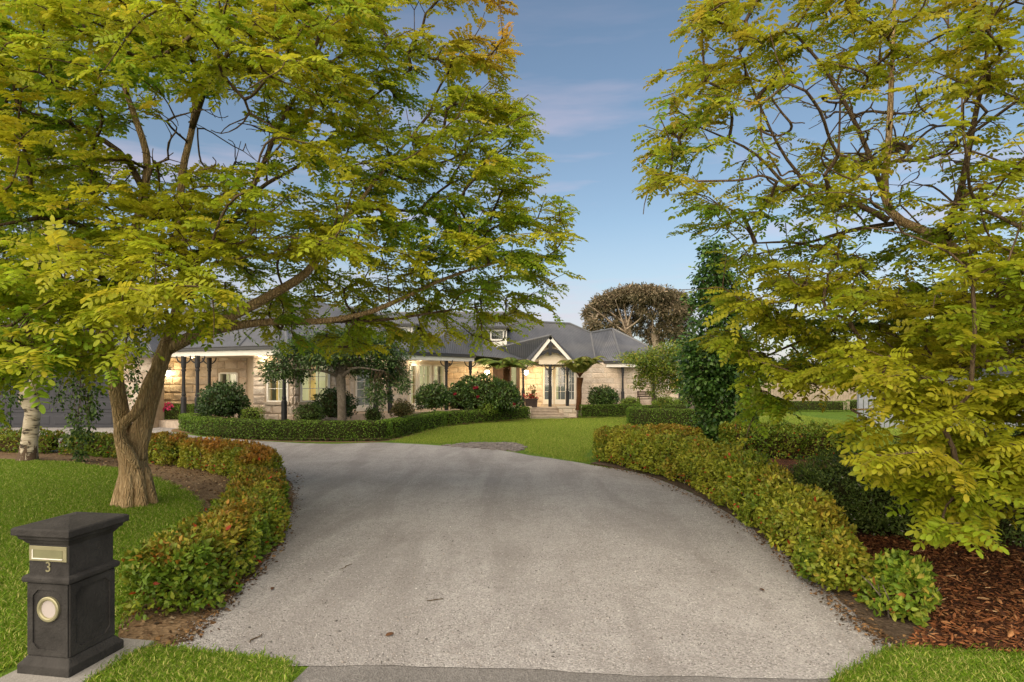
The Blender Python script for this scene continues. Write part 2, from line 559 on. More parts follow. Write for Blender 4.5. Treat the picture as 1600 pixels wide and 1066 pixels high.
def wobble(pts, amp, step=.25, seed=1):
    """a closed outline with small irregularities"""
    out = []
    n = len(pts)
    r = random.Random(seed)
    ph = [r.uniform(0, 6.28) for _ in range(4)]
    s = 0
    for i in range(n):
        a, b = Vector(pts[i][:2]), Vector(pts[(i + 1) % n][:2])
        L = (b - a).length
        k = max(1, int(L / step)) if L < 40 else 1
        t = (b - a).normalized()
        nn = Vector((-t.y, t.x))
        for j in range(k):
            d = amp * (math.sin(s * 2.3 + ph[0]) + .7 * math.sin(s * 5.1 + ph[1]) + .5 * math.sin(s * 11 + ph[2])) if 0 < j or k > 1 else 0
            p = a.lerp(b, j / k) + nn * d
            out.append((p.x, p.y)); s += L / k
    return out

sheet('ground', [(-500, -60), (500, -60), (500, 900), (-500, 900)], 0, M['lawn'])

def g2(*pp):
    return [tuple(G(px, py)[:2]) for px, py in pp]

drive = g2((445, 1040), (270, 1019))
drive += [tuple(p[:2]) for p in smooth_path([G(270, 1019)[:2], G(300, 985)[:2], G(345, 950)[:2], G(395, 900)[:2], G(437, 845)[:2], G(455, 795)[:2], G(458, 762)[:2], (-4.7, 12.8), (-5.6, 14.1), (-7.2, 15.3), (-9.2, 16.5), (-12, 17.4), (-16, 18)], 4)][1:]
drive += [(-30, 19), (-30, 26.2), (-14.3, 26.2), (-14, 25)]
drive += [tuple(p[:2]) for p in smooth_path([G(268, 675)[:2], G(320, 683)[:2], G(430, 691)[:2], G(520, 694)[:2], G(600, 692)[:2], G(690, 697)[:2], G(760, 701)[:2], G(830, 712)[:2], G(925, 727)[:2], G(1010, 743)[:2], G(1100, 780)[:2], G(1180, 830)[:2], G(1240, 874)[:2], G(1300, 925)[:2], G(1350, 970)[:2], G(1402, 1018)[:2]], 4)]
drive += g2((1320, 1064), (1150, 1060), (1000, 1055), (850, 1050), (700, 1045), (570, 1041))
sheet('driveway', wobble(drive, .018, .2, 3), .008, M['gravel'])
sheet('road', [(-60, -30), (60, -30), (60, 4.1), (2.46, 4.1), (2.3, 4.85), (-1.5, 4.85), (-1.62, 4.1), (-60, 4.1)], .003, M['asphalt'])
left_inner = [(185, 1008), (182, 985), (196, 930), (290, 830), (312, 790), (295, 770), (238, 746), (190, 734), (100, 722), (0, 719), (-200, 722)]
soilL = g2(*left_inner) + [(-16, 18.6), (-12, 18), (-9.0, 17), (-7, 15.8), (-5.3, 14.4), (-4.4, 13), (-4.05, 11.6), (-3.5, 9.8), (-2.95, 8), (-2.7, 6.6)] + g2((335, 975), (285, 1019))
sheet('soil_bed', wobble(soilL, .02, .2, 5), .004, M['soil'])
soil_edge = g2((300, 1004), (338, 962), (395, 905), (440, 850), (456, 800))
mulch = g2((1412, 1014), (1480, 1022), (1600, 1029), (1800, 1035)) + [(9, 7), (13, 12), (11, 17.6), (5.6, 18), (3.2, 17.6), (3.2, 16.2), (4.0, 13), (4.3, 10), (4.2, 7), (3.9, 6.0)] + [(3.6, 5.25)]
sheet('mulch_bed', wobble(mulch, .03, .2, 9), .016, M['mulch'])
soilR = g2((922, 725), (1010, 742), (1098, 779), (1177, 829), (1238, 874), (1297, 925), (1348, 970), (1404, 1017)) + [(3.7, 5.2), (4.0, 6), (4.0, 12), (2.6, 16)]
sheet('hedge_soil', wobble(soilR, .03, .2, 2), .020, M['dark_soil'])
sheet('garden_soil', [(-14, 24.4), (-13, 23.8), (-9.3, 20.9), (-7, 20.3), (-4.6, 20.2), (-3.9, 21.2), (-2.7, 26), (.75, 30.6), (.9, 35), (-2, 37), (-14, 29)], .004, M['soil'])
sheet('garden_bed', [(2.9, 31.6), (16, 33), (16, 37), (3.0, 34.2)], .004, M['soil'])

# concrete slab under the letterbox
MB_ANG = math.atan2(-.166, .986)
mfx, mfy = Vector((.986, -.166)), Vector((.166, .986))     # along the letterbox front, and back along its side
mc = Vector((-3.186, 4.37))                                # its plinth's near corner
def mpt(a, b, z):
    p = mc + mfx * a + mfy * b
    return (p.x, p.y, z)
mb = MB()
mb.hexa([mpt(-.50, -.25, -.05), mpt(.14, -.25, -.05), mpt(.14, .66, -.05), mpt(-.50, .66, -.05), mpt(-.50, -.25, .03), mpt(.14, -.25, .03), mpt(.14, .66, .03), mpt(-.50, .66, .03)])
tag(mb.build('concrete_pad', M['concrete'], bevel=.008), kind='structure')

# patch of flat stones let into the edge of the lawn
patch = g2((684, 697), (735, 693), (800, 692), (822, 698), (812, 706), (770, 703))
t = thing('stone_paving', 'low patch of flat grey stones where the lawn meets the gravel drive', 'paving', (sum(p[0] for p in patch) / 6, sum(p[1] for p in patch) / 6, 0))
pa = np.array(patch)
k = 0
rs = random.Random(4)
for iy in range(12):
    for ix in range(16):
        cx = pa[:, 0].min() + (ix + .5 + (iy % 2) * .5) * .21
        cy = pa[:, 1].min() + (iy + .5) * .19
        if cx > pa[:, 0].max() or cy > pa[:, 1].max() or not inside(pa, np.array([[cx, cy]]))[0]: continue
        n = rs.choice((5, 6, 6, 7)); a0 = rs.uniform(0, 6)
        rx, ry = .108 * rs.uniform(.85, 1.05), .098 * rs.uniform(.85, 1.05)
        ring = [(cx + rx * math.cos(a0 + 2 * math.pi * j / n) * rs.uniform(.85, 1.1), cy + ry * math.sin(a0 + 2 * math.pi * j / n) * rs.uniform(.85, 1.1)) for j in range(n)]
        m = MB(); m.prism(ring, .0, .028 + rs.uniform(0, .014))
        m.build('paving_stone', M['paver'], t)

# ------------------------------------------------------------------ leaf-blade machinery
def leaf_cloud(name, P, D, N, L, wr, C, tmpl, mat, parent=None, kind='stuff', smooth=False):
    """one mesh of leaves: P bases, D directions, N normals, L lengths, wr width ratio, C colours; tmpl = (verts (u, v, w), faces)"""
    T, Fc = tmpl
    T = np.asarray(T, dtype=float); Fc = np.asarray(Fc)
    D = unit(D); S = unit(np.cross(N, D)); N = np.cross(D, S)
    L = np.asarray(L)[:, None, None]
    V = P[:, None, :] + L * (D[:, None, :] * T[None, :, 0:1] + S[:, None, :] * (T[None, :, 1:2] * wr) + N[:, None, :] * T[None, :, 2:3])
    n, k = len(P), len(T)
    F = (Fc[None, :, :] + (np.arange(n) * k)[:, None, None]).reshape(-1, Fc.shape[1])
    c = np.repeat(C, k, axis=0)
    return np_mesh(name, V.reshape(-1, 3), F, mat, parent, c, smooth, kind)

OVAL = ([(0, 0, 0), (.22, .36, .05), (.22, -.36, .05), (.62, .46, .04), (.62, -.46, .04), (.90, .26, -.03), (.90, -.26, -.03), (1, 0, -.06)],
        [(0, 2, 1), (1, 2, 4), (1, 4, 3), (3, 4, 6), (3, 6, 5), (5, 6, 7)])
HEXA = ([(0, 0, 0), (.35, .5, .06), (.35, -.5, .06), (.72, .34, .0), (.72, -.34, .0), (1, 0, -.08)],
        [(0, 2, 1), (1, 2, 4), (1, 4, 3), (3, 4, 5)])
DIAM = ([(0, 0, 0), (.5, .5, .08), (.5, -.5, .08), (1, 0, -.05)], [(0, 2, 1), (1, 2, 3)])

def rnd_dirs(n, rng=RNG):
    return unit(rng.normal(size=(n, 3)))

# ------------------------------------------------------------------ grass: tufts of blades strewn over the lawns
def grass_tuft(name, nblades, h, spread, palette):
    r = np.random.default_rng(len(name) * 7 + nblades)
    P = np.zeros((nblades, 3)); P[:, :2] = r.normal(size=(nblades, 2)) * spread
    D = np.zeros((nblades, 3)); D[:, :2] = r.normal(size=(nblades, 2)) * .42; D[:, 2] = 1
    D = unit(D)
    S = unit(np.cross(D, rnd_dirs(nblades, r)))
    H = h * r.uniform(.55, 1.15, nblades)[:, None]
    w = .0030 + h * .016
    bend = np.concatenate([r.normal(size=(nblades, 2)) * .4, np.full((nblades, 1), -.12)], 1)
    V = np.stack([P - S * w, P + S * w, P + D * H * .6 + S * w * .8, P + D * H * .6 - S * w * .8, P + D * H + bend * H * .6], 1)
    F = np.array([[0, 1, 2], [0, 2, 3], [3, 2, 4]])
    F = (F[None] + (np.arange(nblades) * 5)[:, None, None]).reshape(-1, 3)
    pal = np.array(palette)
    c = pal[r.integers(0, len(pal), nblades)] * r.uniform(.75, 1.2, (nblades, 1))
    me_o = np_mesh(name, V.reshape(-1, 3), F, M['grass'], None, np.repeat(c, 5, 0))
    COL.objects.unlink(me_o)
    return me_o

TUFT_A = grass_tuft('grass_tuft', 34, .052, .05, [(.19, .32, .022), (.26, .39, .032), (.38, .46, .065), (.12, .23, .015), (.50, .49, .15)])
TUFT_B = grass_tuft('lawn_tuft', 22, .085, .12, [(.14, .26, .022), (.21, .33, .03), (.31, .40, .055), (.42, .44, .10)])

def strew(name, pts, tuft, smin=.7, smax=1.25):
    """one object: a point cloud whose geometry nodes put a tuft on each point"""
    n = len(pts)
    me = bpy.data.meshes.new(name)
    me.vertices.add(n)
    v = np.zeros((n, 3), dtype=np.float32); v[:, :2] = pts
    if pts.shape[1] > 2: v[:, 2] = pts[:, 2]
    me.vertices.foreach_set('co', v.ravel())
    a = me.attributes.new('turn', 'FLOAT_VECTOR', 'POINT')
    rot = np.zeros((n, 3), dtype=np.float32); rot[:, 2] = RNG.uniform(0, 6.28, n); rot[:, :2] = RNG.normal(size=(n, 2)) * .12
    a.data.foreach_set('vector', rot.ravel())
    b = me.attributes.new('size', 'FLOAT', 'POINT')
    b.data.foreach_set('value', RNG.uniform(smin, smax, n).astype(np.float32))
    o = link(name, me)
    ng = bpy.data.node_groups.new(name + '_strew', 'GeometryNodeTree')
    ng.interface.new_socket('Geometry', in_out='INPUT', socket_type='NodeSocketGeometry')
    ng.interface.new_socket('Geometry', in_out='OUTPUT', socket_type='NodeSocketGeometry')
    gi, go = ng.nodes.new('NodeGroupInput'), ng.nodes.new('NodeGroupOutput')
    oi = ng.nodes.new('GeometryNodeObjectInfo'); oi.inputs['Object'].default_value = tuft
    try: oi.inputs['As Instance'].default_value = True
    except Exception: pass
    an = ng.nodes.new('GeometryNodeInputNamedAttribute'); an.data_type = 'FLOAT_VECTOR'; an.inputs[0].default_value = 'turn'
    sn = ng.nodes.new('GeometryNodeInputNamedAttribute'); sn.data_type = 'FLOAT'; sn.inputs[0].default_value = 'size'
    e2r = ng.nodes.new('FunctionNodeEulerToRotation')
    ip = ng.nodes.new('GeometryNodeInstanceOnPoints')
    L = ng.links.new
    L(gi.outputs[0], ip.inputs['Points']); L(oi.outputs['Geometry'], ip.inputs['Instance'])
    L(an.outputs[0], e2r.inputs[0]); L(e2r.outputs[0], ip.inputs['Rotation']); L(sn.outputs[0], ip.inputs['Scale'])
    L(ip.outputs[0], go.inputs[0])
    md = o.modifiers.new('strew', 'NODES'); md.node_group = ng
    return tag(o, kind='stuff')

lawnL = g2((-700, 1066), (20, 1066), (182, 1000), *left_inner[1:])
lawnL = [(-4.05, 4.25), (-3.66, 4.9), (-3.52, 5.1)] + g2(*left_inner[1:]) + [(-16, 14), (-14, 8), (-9, 4.25)]
q = sample_poly(lawnL, 60000)
keep = RNG.uniform(size=len(q)) < np.clip((6.2 / q[:, 1]) ** 1.6, 0, 1)
# clear of the letterbox pad and the robinia's foot
rel = q - np.array(mc); a = rel @ np.array(mfx); b_ = rel @ np.array(mfy)
keep &= ~((a > -.50) & (a < .14) & (b_ > -.25) & (b_ < .66))
tag(strew('grass', q[keep], TUFT_A), 'short mown grass of the lawn round the robinia and letterbox', 'grass')
vergeL = g2((150, 1066), (212, 1020), (270, 1020), (445, 1041), (438, 1066), (430, 1090), (120, 1090))
q1 = sample_poly(vergeL, 1700)
rel = q1 - np.array(mc); a = rel @ np.array(mfx); b_ = rel @ np.array(mfy)
q1 = q1[~((a > -.50) & (a < .14) & (b_ > -.25) & (b_ < .66))]
vergeR = g2((1326, 1064), (1405, 1022), (1480, 1026), (1600, 1032), (1750, 1038), (1750, 1100), (1300, 1100))
q2 = sample_poly(vergeR, 3400)
tag(strew('verge_grass', q1, TUFT_A, .7, 1.1), 'small triangle of mown grass between letterbox pad and asphalt', 'grass')
tag(strew('verge_grass', q2, TUFT_A, .8, 1.25), 'strip of mown grass below the bark mulch at the road edge', 'grass')
sheet('verge', [(p[0], p[1]) for p in vergeL], .014, M['lawn'])
sheet('verge', [(p[0], p[1]) for p in vergeR], .018, M['lawn'])
lawnM = g2((615, 690), (690, 694), (735, 690), (800, 690), (826, 697), (832, 709), (925, 724)) + [(1.9, 16.6), (2.2, 18.2), (6, 18.4), (12, 18.2), (16, 22), (16, 37), (11, 36), (3.2, 31.3), (.9, 31), (-3, 26)]
q3 = sample_poly(lawnM, 42000)
ringc = np.array([7.9, 28.6])
keep = RNG.uniform(size=len(q3)) < np.clip((20 / q3[:, 1]) ** 2, 0, 1)
tag(strew('lawn_grass', q3[keep], TUFT_B, .6, 1.05), 'mown lawn between the gravel drive and the house steps', 'lawn')

# dead leaf scraps, clods and stones where the beds meet the gravel
def scraps(name, q, size, cols, z, seed, label, flat=.5):
    r = np.random.default_rng(seed)
    n = len(q)
    P = np.concatenate([q, np.full((n, 1), z) + r.uniform(0, .012, (n, 1))], 1)
    D = r.normal(size=(n, 3)); D[:, 2] *= .25
    N = r.normal(size=(n, 3)) * flat + (0, 0, 1)
    cols = np.array(cols)
    return tag(leaf_cloud(name, P, D, N, size * r.uniform(.35, 1.2, n), .55, cols[r.integers(0, len(cols), n)] * r.uniform(.7, 1.2, (n, 1)), HEXA, M['chip']), label, 'leaf litter')
def along(line, n, spread, rng_=RNG):
    L = np.array(line); i = rng_.integers(0, len(L) - 1, n); t_ = rng_.uniform(size=(n, 1))
    return L[i] * (1 - t_) + L[i + 1] * t_ + rng_.normal(size=(n, 2)) * spread
BR = [(.10, .055, .025), (.16, .09, .04), (.07, .04, .02), (.24, .14, .06), (.05, .035, .02)]
qs_ = sample_poly(soilL, 5200); qs_ = qs_[qs_[:, 1] < 16]
scraps('leaf_litter', qs_, .06, BR + [(.3, .2, .1), (.35, .27, .17)], .008, 5, 'brown leaf scraps strewn over the soil bed round the robinia')
edgeR = [p for p in g2((925, 727), (1008, 745), (1093, 783), (1172, 833), (1232, 879), (1292, 931), (1342, 977), (1398, 1016))]
scraps('leaf_litter', along(edgeR, 1700, .07), .04, BR, .022, 6, 'brown leaf scraps along the foot of the right hedge')
edgeL = [p for p in g2((285, 1005), (320, 972), (360, 932), (405, 888), (440, 845), (455, 795), (458, 762))]
scraps('leaf_litter', along(edgeL, 1100, .07), .04, BR, .012, 7, 'brown leaf scraps where the left hedge meets the gravel')
ed = np.vstack([along(edgeR, 900, .07), along(edgeL, 700, .08), along([tuple(G(270, 1019)[:2]), tuple(G(445, 1040)[:2])], 260, .03)])

# ------------------------------------------------------------------ loose stones, bark chips, litter
n = 16000
yy = 4.6 + RNG.exponential(2.4, n)
xx = RNG.uniform(-5, 4.2, n)
q = np.stack([xx, yy], 1)
q = q[inside(np.array(drive), q) & (yy < 13)]
q = np.vstack([q, ed])
n = len(q)
r = RNG.uniform(.0035, .009, n) * np.where(RNG.uniform(size=n) < .04, 1.7, 1)
oc = np.array([(1, 0, 0), (0, 1, 0), (-1, 0, 0), (0, -1, 0), (0, 0, .75), (.2, .1, -.5)])
jit = RNG.uniform(.6, 1.3, (n, 6, 1))
ang = RNG.uniform(0, 6.28, n)
ca, sa = np.cos(ang)[:, None], np.sin(ang)[:, None]
V = oc[None] * jit
V = np.stack([V[..., 0] * ca - V[..., 1] * sa, V[..., 0] * sa + V[..., 1] * ca, V[..., 2]], -1) * r[:, None, None]
V[..., 0] += q[:, 0:1]; V[..., 1] += q[:, 1:2]; V[..., 2] += .008 + r[:, None] * .3
F = np.array([(0, 1, 4), (1, 2, 4), (2, 3, 4), (3, 0, 4), (1, 0, 5), (2, 1, 5), (3, 2, 5), (0, 3, 5)])
F = (F[None] + (np.arange(n) * 6)[:, None, None]).reshape(-1, 3)
pal = np.array([(.40, .385, .38), (.30, .285, .28), (.48, .465, .46), (.22, .205, .20), (.34, .31, .285), (.13, .125, .12)])
c = pal[RNG.integers(0, 6, n)] * RNG.uniform(.85, 1.15, (n, 1))
tag(np_mesh('loose_gravel', V.reshape(-1, 3), F, M['pebble'], None, np.repeat(c, 6, 0), kind='stuff'), 'loose grey stones scattered over the gravel drive', 'gravel')

# bark mulch: flat splinters, the largest in view are pieces of their own
mulch_o = bpy.data.objects['mulch_bed']
chip_pal = np.array([(.12, .042, .016), (.19, .07, .025), (.27, .105, .04), (.065, .026, .013), (.34, .165, .07), (.15, .055, .022), (.46, .29, .15)])
def chip_mesh(i):
    r = np.random.default_rng(50 + i)
    k = 6
    u = np.linspace(0, 1, k // 2)
    top = [(x - .5, (.5 * math.sin(math.pi * (.12 + .76 * x))) * r.uniform(.7, 1.2), r.uniform(-.06, .06)) for x in u]
    bot = [(x - .5, -(.5 * math.sin(math.pi * (.12 + .76 * x))) * r.uniform(.7, 1.2), r.uniform(-.06, .06)) for x in u[::-1]]
    ring = np.array(top + bot)
    V = np.vstack([ring + (0, 0, .05), ring * (1, 1, 1) - (0, 0, .05)])
    F = [(0, 5, 1), (1, 5, 4), (1, 4, 2), (2, 4, 3)]
    F += [(j, (j + 1) % 6, 6 + (j + 1) % 6) for j in range(6)] + [(j, 6 + (j + 1) % 6, 6 + j) for j in range(6)]
    return V, np.array(F)
CH = [chip_mesh(i) for i in range(10)]
front = g2((1412, 1016), (1480, 1021), (1640, 1028)) + [(6.4, 6.2), (6.2, 8.4), (4.3, 8.2), (4.15, 7), (4.0, 6.0), (3.65, 5.4)]
n_big, n_small = 300, 9000
qb = sample_poly(front, n_big)
chip_data = []
for i in range(10):
    V, F = CH[i]
    o = np_mesh('bark_chip', V * np.array([1, 1, 1]), F, M['chip'], None, np.tile(chip_pal[i % 7] * (.85 + .05 * (i % 5)), (len(V), 1)))
    chip_data.append(o.data); bpy.data.objects.remove(o)
for i in range(n_big):
    me = chip_data[RNG.integers(0, 10)]
    o = bpy.data.objects.new('bark_chip', me); COL.objects.link(o); o.parent = mulch_o
    L = RNG.uniform(.04, .115); wdt = L * RNG.uniform(.08, .5)
    o.location = (qb[i, 0], qb[i, 1], .04 + RNG.uniform(0, .022))
    o.rotation_euler = (RNG.normal() * .35, RNG.normal() * .22, RNG.uniform(0, 6.28))
    o.scale = (L, wdt, .12 * wdt + .05)
mul2 = [(3.9, 5.0), (6.8, 5.0), (9, 7.5), (11, 12), (9.5, 15.2), (5, 16.8), (4.6, 15), (4.7, 9), (4.2, 6.5)]
qs = np.vstack([sample_poly(front, n_small), sample_poly(mul2, 5000)])
n = len(qs)
Vs, Fs, Cs = [], [], []
b = 0
pick = RNG.integers(0, 10, n)
for i in range(n):
    V, F = CH[pick[i]]
    L = RNG.uniform(.02, .08); w_ = L * RNG.uniform(.12, .5)
    m3 = (Matrix.Rotation(RNG.uniform(0, 6.28), 3, 'Z') @ Matrix.Rotation(RNG.normal() * .35, 3, 'X') @ Matrix.Rotation(RNG.normal() * .25, 3, 'Y'))
    Vt = (V * (L, w_, .10 * w_ + .03)) @ np.array(m3).T + (qs[i, 0], qs[i, 1], .026 + RNG.uniform(0, .018))
    Vs.append(Vt[:6]); Fs.append(F[:4] + b); b += 6
    Cs.append(np.tile(chip_pal[RNG.integers(0, 6)] * RNG.uniform(.7, 1.15), (6, 1)))
np_mesh('bark_litter', np.vstack(Vs), np.vstack(Fs), M['chip'], mulch_o, np.vstack(Cs), kind='stuff')

# brown leaves and twigs lying on the gravel
def litter(px, py, kind, label):
    p = G(px, py)
    a = RNG.uniform(0, 6.28)
    if kind == 'leaf':
        o = leaf_cloud('fallen_leaf', np.array([[p.x, p.y, .022]]), np.array([[math.cos(a), math.sin(a), .05]]), np.array([[.2, -.3, 1.0]]), [.085], .5, np.array([[.10, .05, .025]]), OVAL, M['chip'], kind=None)
    else:
        m = MB(); q_ = [Vector((p.x + math.cos(a) * s * .2 + .02 * math.sin(s * 9), p.y + math.sin(a) * s * .2, .018 + .004 * math.sin(s * 7))) for s in np.linspace(-.5, .5, 7)]
        m.tube(q_, [.003, .004, .005, .005, .004, .004, .002], 5)
        o = m.build('fallen_twig', M['bark_dark'])
    tag(o, label, kind)
litter(616, 993, 'leaf', 'dark curled leaf lying alone on the pale gravel, nearest to the road')
litter(424, 925, 'leaf', 'small dark leaf on the gravel beside the nearest hedge')
litter(1185, 922, 'leaf', 'brown leaf lying on the gravel near the right hedge')
litter(540, 888, 'twig', 'thin twig lying on the gravel halfway across the drive')
litter(400, 1000, 'twig', 'crooked brown twig on the gravel in front of the letterbox hedge')
litter(680, 940, 'twig', 'short reddish twig on the open middle of the gravel drive')

# ------------------------------------------------------------------ the letterbox
t = thing('letterbox', 'charcoal cement pillar letterbox numbered 3 with pyramid cap', 'letterbox', mpt(-.24, .24, .03))
WF, DF = .44, .50
def lring(o_, z, ow=None):
    w0, w1 = -WF - o_ , o_
    return [mpt(w0, -o_, z), mpt(w1, -o_, z), mpt(w1, DF + o_, z), mpt(w0, DF + o_, z)]
base = MB()
base.loft([lring(.0, .0), lring(.0, .095), lring(-.02, .115), lring(-.045, .15)])
base.build('plinth', M['cement'], t, bevel=.006)
bod = MB()
IN = -.05
bod.loft([lring(IN, .15), lring(IN, 1.0)])
bod.build('pillar', M['cement'], t, bevel=.006)
def band(name, prof):
    m = MB(); m.loft([lring(o_, z) for o_, z in prof]); m.build(name, M['cement'], t, bevel=.005)
band('moulding', [(-.045, .682), (-.022, .690), (-.018, .705), (-.018, .725), (-.03, .738), (-.047, .745)])
band('cornice', [(-.047, .965), (-.03, .985), (-.022, 1.0), (-.005, 1.008), (-.001, 1.03), (.012, 1.038)])
cap = MB()
r0 = lring(.026, 1.04); r1 = lring(.026, 1.088); r2 = lring(.014, 1.097)
cap.loft([r0, r1, r2, lring(-.215, 1.138)])
cap.build('cap', M['cement'], t, bevel=.006)
# raised borders that leave the sunk panels, chamfered at the corners
def border(face, a0, a1, z0, z1, nm):
    """frame strips proud of the pillar: face 'f' the front, 's' the side"""
    w_, c_, h_ = .045, .045, .012
    outer = [(a0, z0), (a1, z0), (a1, z1), (a0, z1)]
    i0, i1, j0, j1 = a0 + w_, a1 - w_, z0 + w_, z1 - w_
    inner = [(i0 + c_, j0), (i1 - c_, j0), (i1, j0 + c_), (i1, j1 - c_), (i1 - c_, j1), (i0 + c_, j1), (i0, j1 - c_), (i0, j0 + c_)]
    op = [(i0 + c_, z0), (i1 - c_, z0), (a1, z0), (a1, z0 + .5 * (z1 - z0)), (i1, z1), (i0, z1), (a0, z1), (a0, z0)]
    outer8 = [(i0 + c_, z0), (i1 - c_, z0), (a1, j0 + c_), (a1, j1 - c_), (i1 - c_, z1), (i0 + c_, z1), (a0, j1 - c_), (a0, j0 + c_)]
    def P(a, z, d):
        return mpt(a, -IN - d, z) if face == 'f' else mpt(IN + d, a, z)
    m = MB()
    for i in range(8):
        k = (i + 1) % 8
        o1, o2, n1, n2 = outer8[i], outer8[k], inner[i], inner[k]
        quad = [o1, o2, n2, n1]
        cor = None
        if i in (1, 3, 5, 7):
            cx = a1 if i in (1, 3) else a0
            cz = z0 if i in (1, 7) else z1
            quad = [o1, (cx, cz), o2, n2, n1]
        m.face([P(a, z, h_) for a, z in quad])
        m.face([P(*n1, h_), P(*n2, h_), P(*n2, -.002), P(*n1, -.002)])
    for i in range(4):
        o1, o2 = outer[i], outer[(i + 1) % 4]
        m.face([P(*o1, h_), P(*o1, -.002), P(*o2, -.002), P(*o2, h_)])
    m.build(nm, M['cement'], t)
border('f', -WF - IN - .001 + .0, IN + .001, .155, .68, 'panel_border')
border('s', -IN, DF + IN, .155, .68, 'panel_border')
# letter slot plate, figure 3 and newspaper tube on the front
def ff(a, z, d=0.0): return mpt(a, -IN - d, z)
FR = lambda s, tt, z: mpt(-WF - IN + s, -IN - tt, z)
wf = WF + 2 * IN
m = MB(); m.fbox(FR, .012, wf - .012, 0, .010, .845, .955); plate = m.build('slot_plate', M['brass'], t, bevel=.002)
m = MB(); m.fbox(FR, .048, wf - .045, .010, .013, .868, .93); m.build('flap', M['slot'], plate)
m = MB(); m.fbox(FR, .044, wf - .041, .0105, .02, .862, .868); m.build('flap_lip', M['white'], plate)
m = MB(); m.fbox(FR, .042, .048, .0105, .016, .868, .93); m.build('flap_edge', M['white'], plate)
cv = bpy.data.curves.new('house_number', 'FONT'); cv.body = '3'; cv.size = .105; cv.extrude = .003; cv.align_x = 'CENTER'
tmp = link('house_number', cv)
dg = bpy.context.evaluated_depsgraph_get()
me = bpy.data.meshes.new_from_object(tmp.evaluated_get(dg))
bpy.data.objects.remove(tmp)
Vt = np.zeros(len(me.vertices) * 3); me.vertices.foreach_get('co', Vt); Vt = Vt.reshape(-1, 3)
off = world_of(t)
nv = np.array([FR(wf * .5 + v[0], .004 + v[2], .768 + v[1]) for v in Vt]) - np.array(off)
me.vertices.foreach_set('co', nv.ravel()); me.materials.clear(); me.materials.append(M['brass']); me.update()
link('house_number', me, t)
cz, cs = .495, wf * .52
def ringpts(r, d, k=40):
    return [FR(cs + r * math.cos(2 * math.pi * i / k), d, cz + r * math.sin(2 * math.pi * i / k)) for i in range(k)]
m = MB(); m.loft([ringpts(.092, 0), ringpts(.092, .016), ringpts(.086, .021), ringpts(.072, .021), ringpts(.066, .014), ringpts(.063, .004)], cap=False)
tube = m.build('newspaper_tube_rim', M['brass'], t, smooth=False)
m = MB(); m.face(ringpts(.064, .006)); m.build('tube_disc', M['paper'], tube)

# ------------------------------------------------------------------ the house
house = thing('stone_house', 'long single-storey cream limestone homestead with grey corrugated iron roofs and gabled porch', 'house', (0, 32, 0))
def Rp(px, Y, z): return (X(px, Y), Y, z)
def P2(px, Y): return (X(px, Y), Y)

def block_mesh(i, m='stone'):
    r = np.random.default_rng(i)
    V = [(0, 0, 0), (1, 0, 0), (1, 0, 1), (0, 0, 1)]
    e, f = .035, .08
    V += [(e, -.6, f), (1 - e, -.6, f), (1 - e, -.6, 1 - f), (e, -.6, 1 - f)]
    a, b = .16, .25
    V += [(a, -1 + r.uniform(-.3, .3), b), (1 - a, -1 + r.uniform(-.4, .3), b), (1 - a, -1 + r.uniform(-.3, .3), 1 - b), (a, -1 + r.uniform(-.4, .3), 1 - b)]
    F = []
    for k in (0, 4):
        for j in range(4):
            F.append((k + j, k + (j + 1) % 4, k + 4 + (j + 1) % 4, k + 4 + j))
    F.append((8, 9, 10, 11))
    me = bpy.data.meshes.new('stone_block')
    me.from_pydata(V, [], F); me.materials.append(M[m]); me.update()
    return me
BLK = [block_mesh(i) for i in range(8)]
BLK_PALE = [block_mesh(i, 'palestone') for i in range(8)]
n_blocks = 0
def blocks(wall_o, F, z0, z1, h, l, openings, proud, seed, kinds=None):
    global n_blocks
    r = random.Random(seed)
    off = world_of(wall_o)
    rows = max(1, round((z1 - z0) / h)); hh = (z1 - z0) / rows
    ang = math.atan2(F.d.y, F.d.x)
    for iz in range(rows):
        za, zb = z0 + iz * hh, z0 + (iz + 1) * hh
        segs = [(0.0, F.L)]
        for (a, b, oa, ob) in openings:
            if min(zb, ob + .1) - max(za, oa - .12) > .05:
                new = []
                for s, e in segs:
                    if b + .1 <= s or a - .1 >= e: new.append((s, e)); continue
                    if a - .1 > s: new.append((s, a - .1))
                    if b + .1 < e: new.append((b + .1, e))
                segs = new
        for s, e in segs:
            x = s
            first = True
            while x < e - .02:
                w = l * r.uniform(.8, 1.25) * (.55 if first and iz % 2 else 1)
                first = False
                x2 = x + w
                if e - x2 < l * .4: x2 = e
                g = .009
                o = bpy.data.objects.new('stone_block', (kinds or BLK)[r.randrange(8)])
                COL.objects.link(o); o.parent = wall_o
                p = F(x + g, .001, za + g)
                o.location = (p[0] - off[0], p[1] - off[1], p[2] - off[2])
                o.rotation_euler = (0, 0, ang)
                o.scale = (x2 - x - 2 * g, proud, hh - 2 * g)
                n_blocks += 1
                x = x2

def wall(p0, p1, z0, z1, openings=(), mat='mortar', blk=None, seed=0, label=None):
    F = frame(p0, p1)
    m = MB()
    x = 0
    for (a, b, oa, ob) in sorted(openings):
        m.fbox(F, x, a, -.26, 0, z0, z1)
        if oa > z0: m.fbox(F, a, b, -.26, 0, z0, oa)
        if ob < z1: m.fbox(F, a, b, -.26, 0, ob, z1)
        x = b
    m.fbox(F, x, F.L, -.26, 0, z0, z1)
    o = m.build('wall', M[mat], house)
    if label: o['label'] = label
    if blk: blocks(o, F, z0, z1, blk[0], blk[1], list(openings), blk[2], seed, BLK_PALE if mat == 'render' else None)
    return F, o

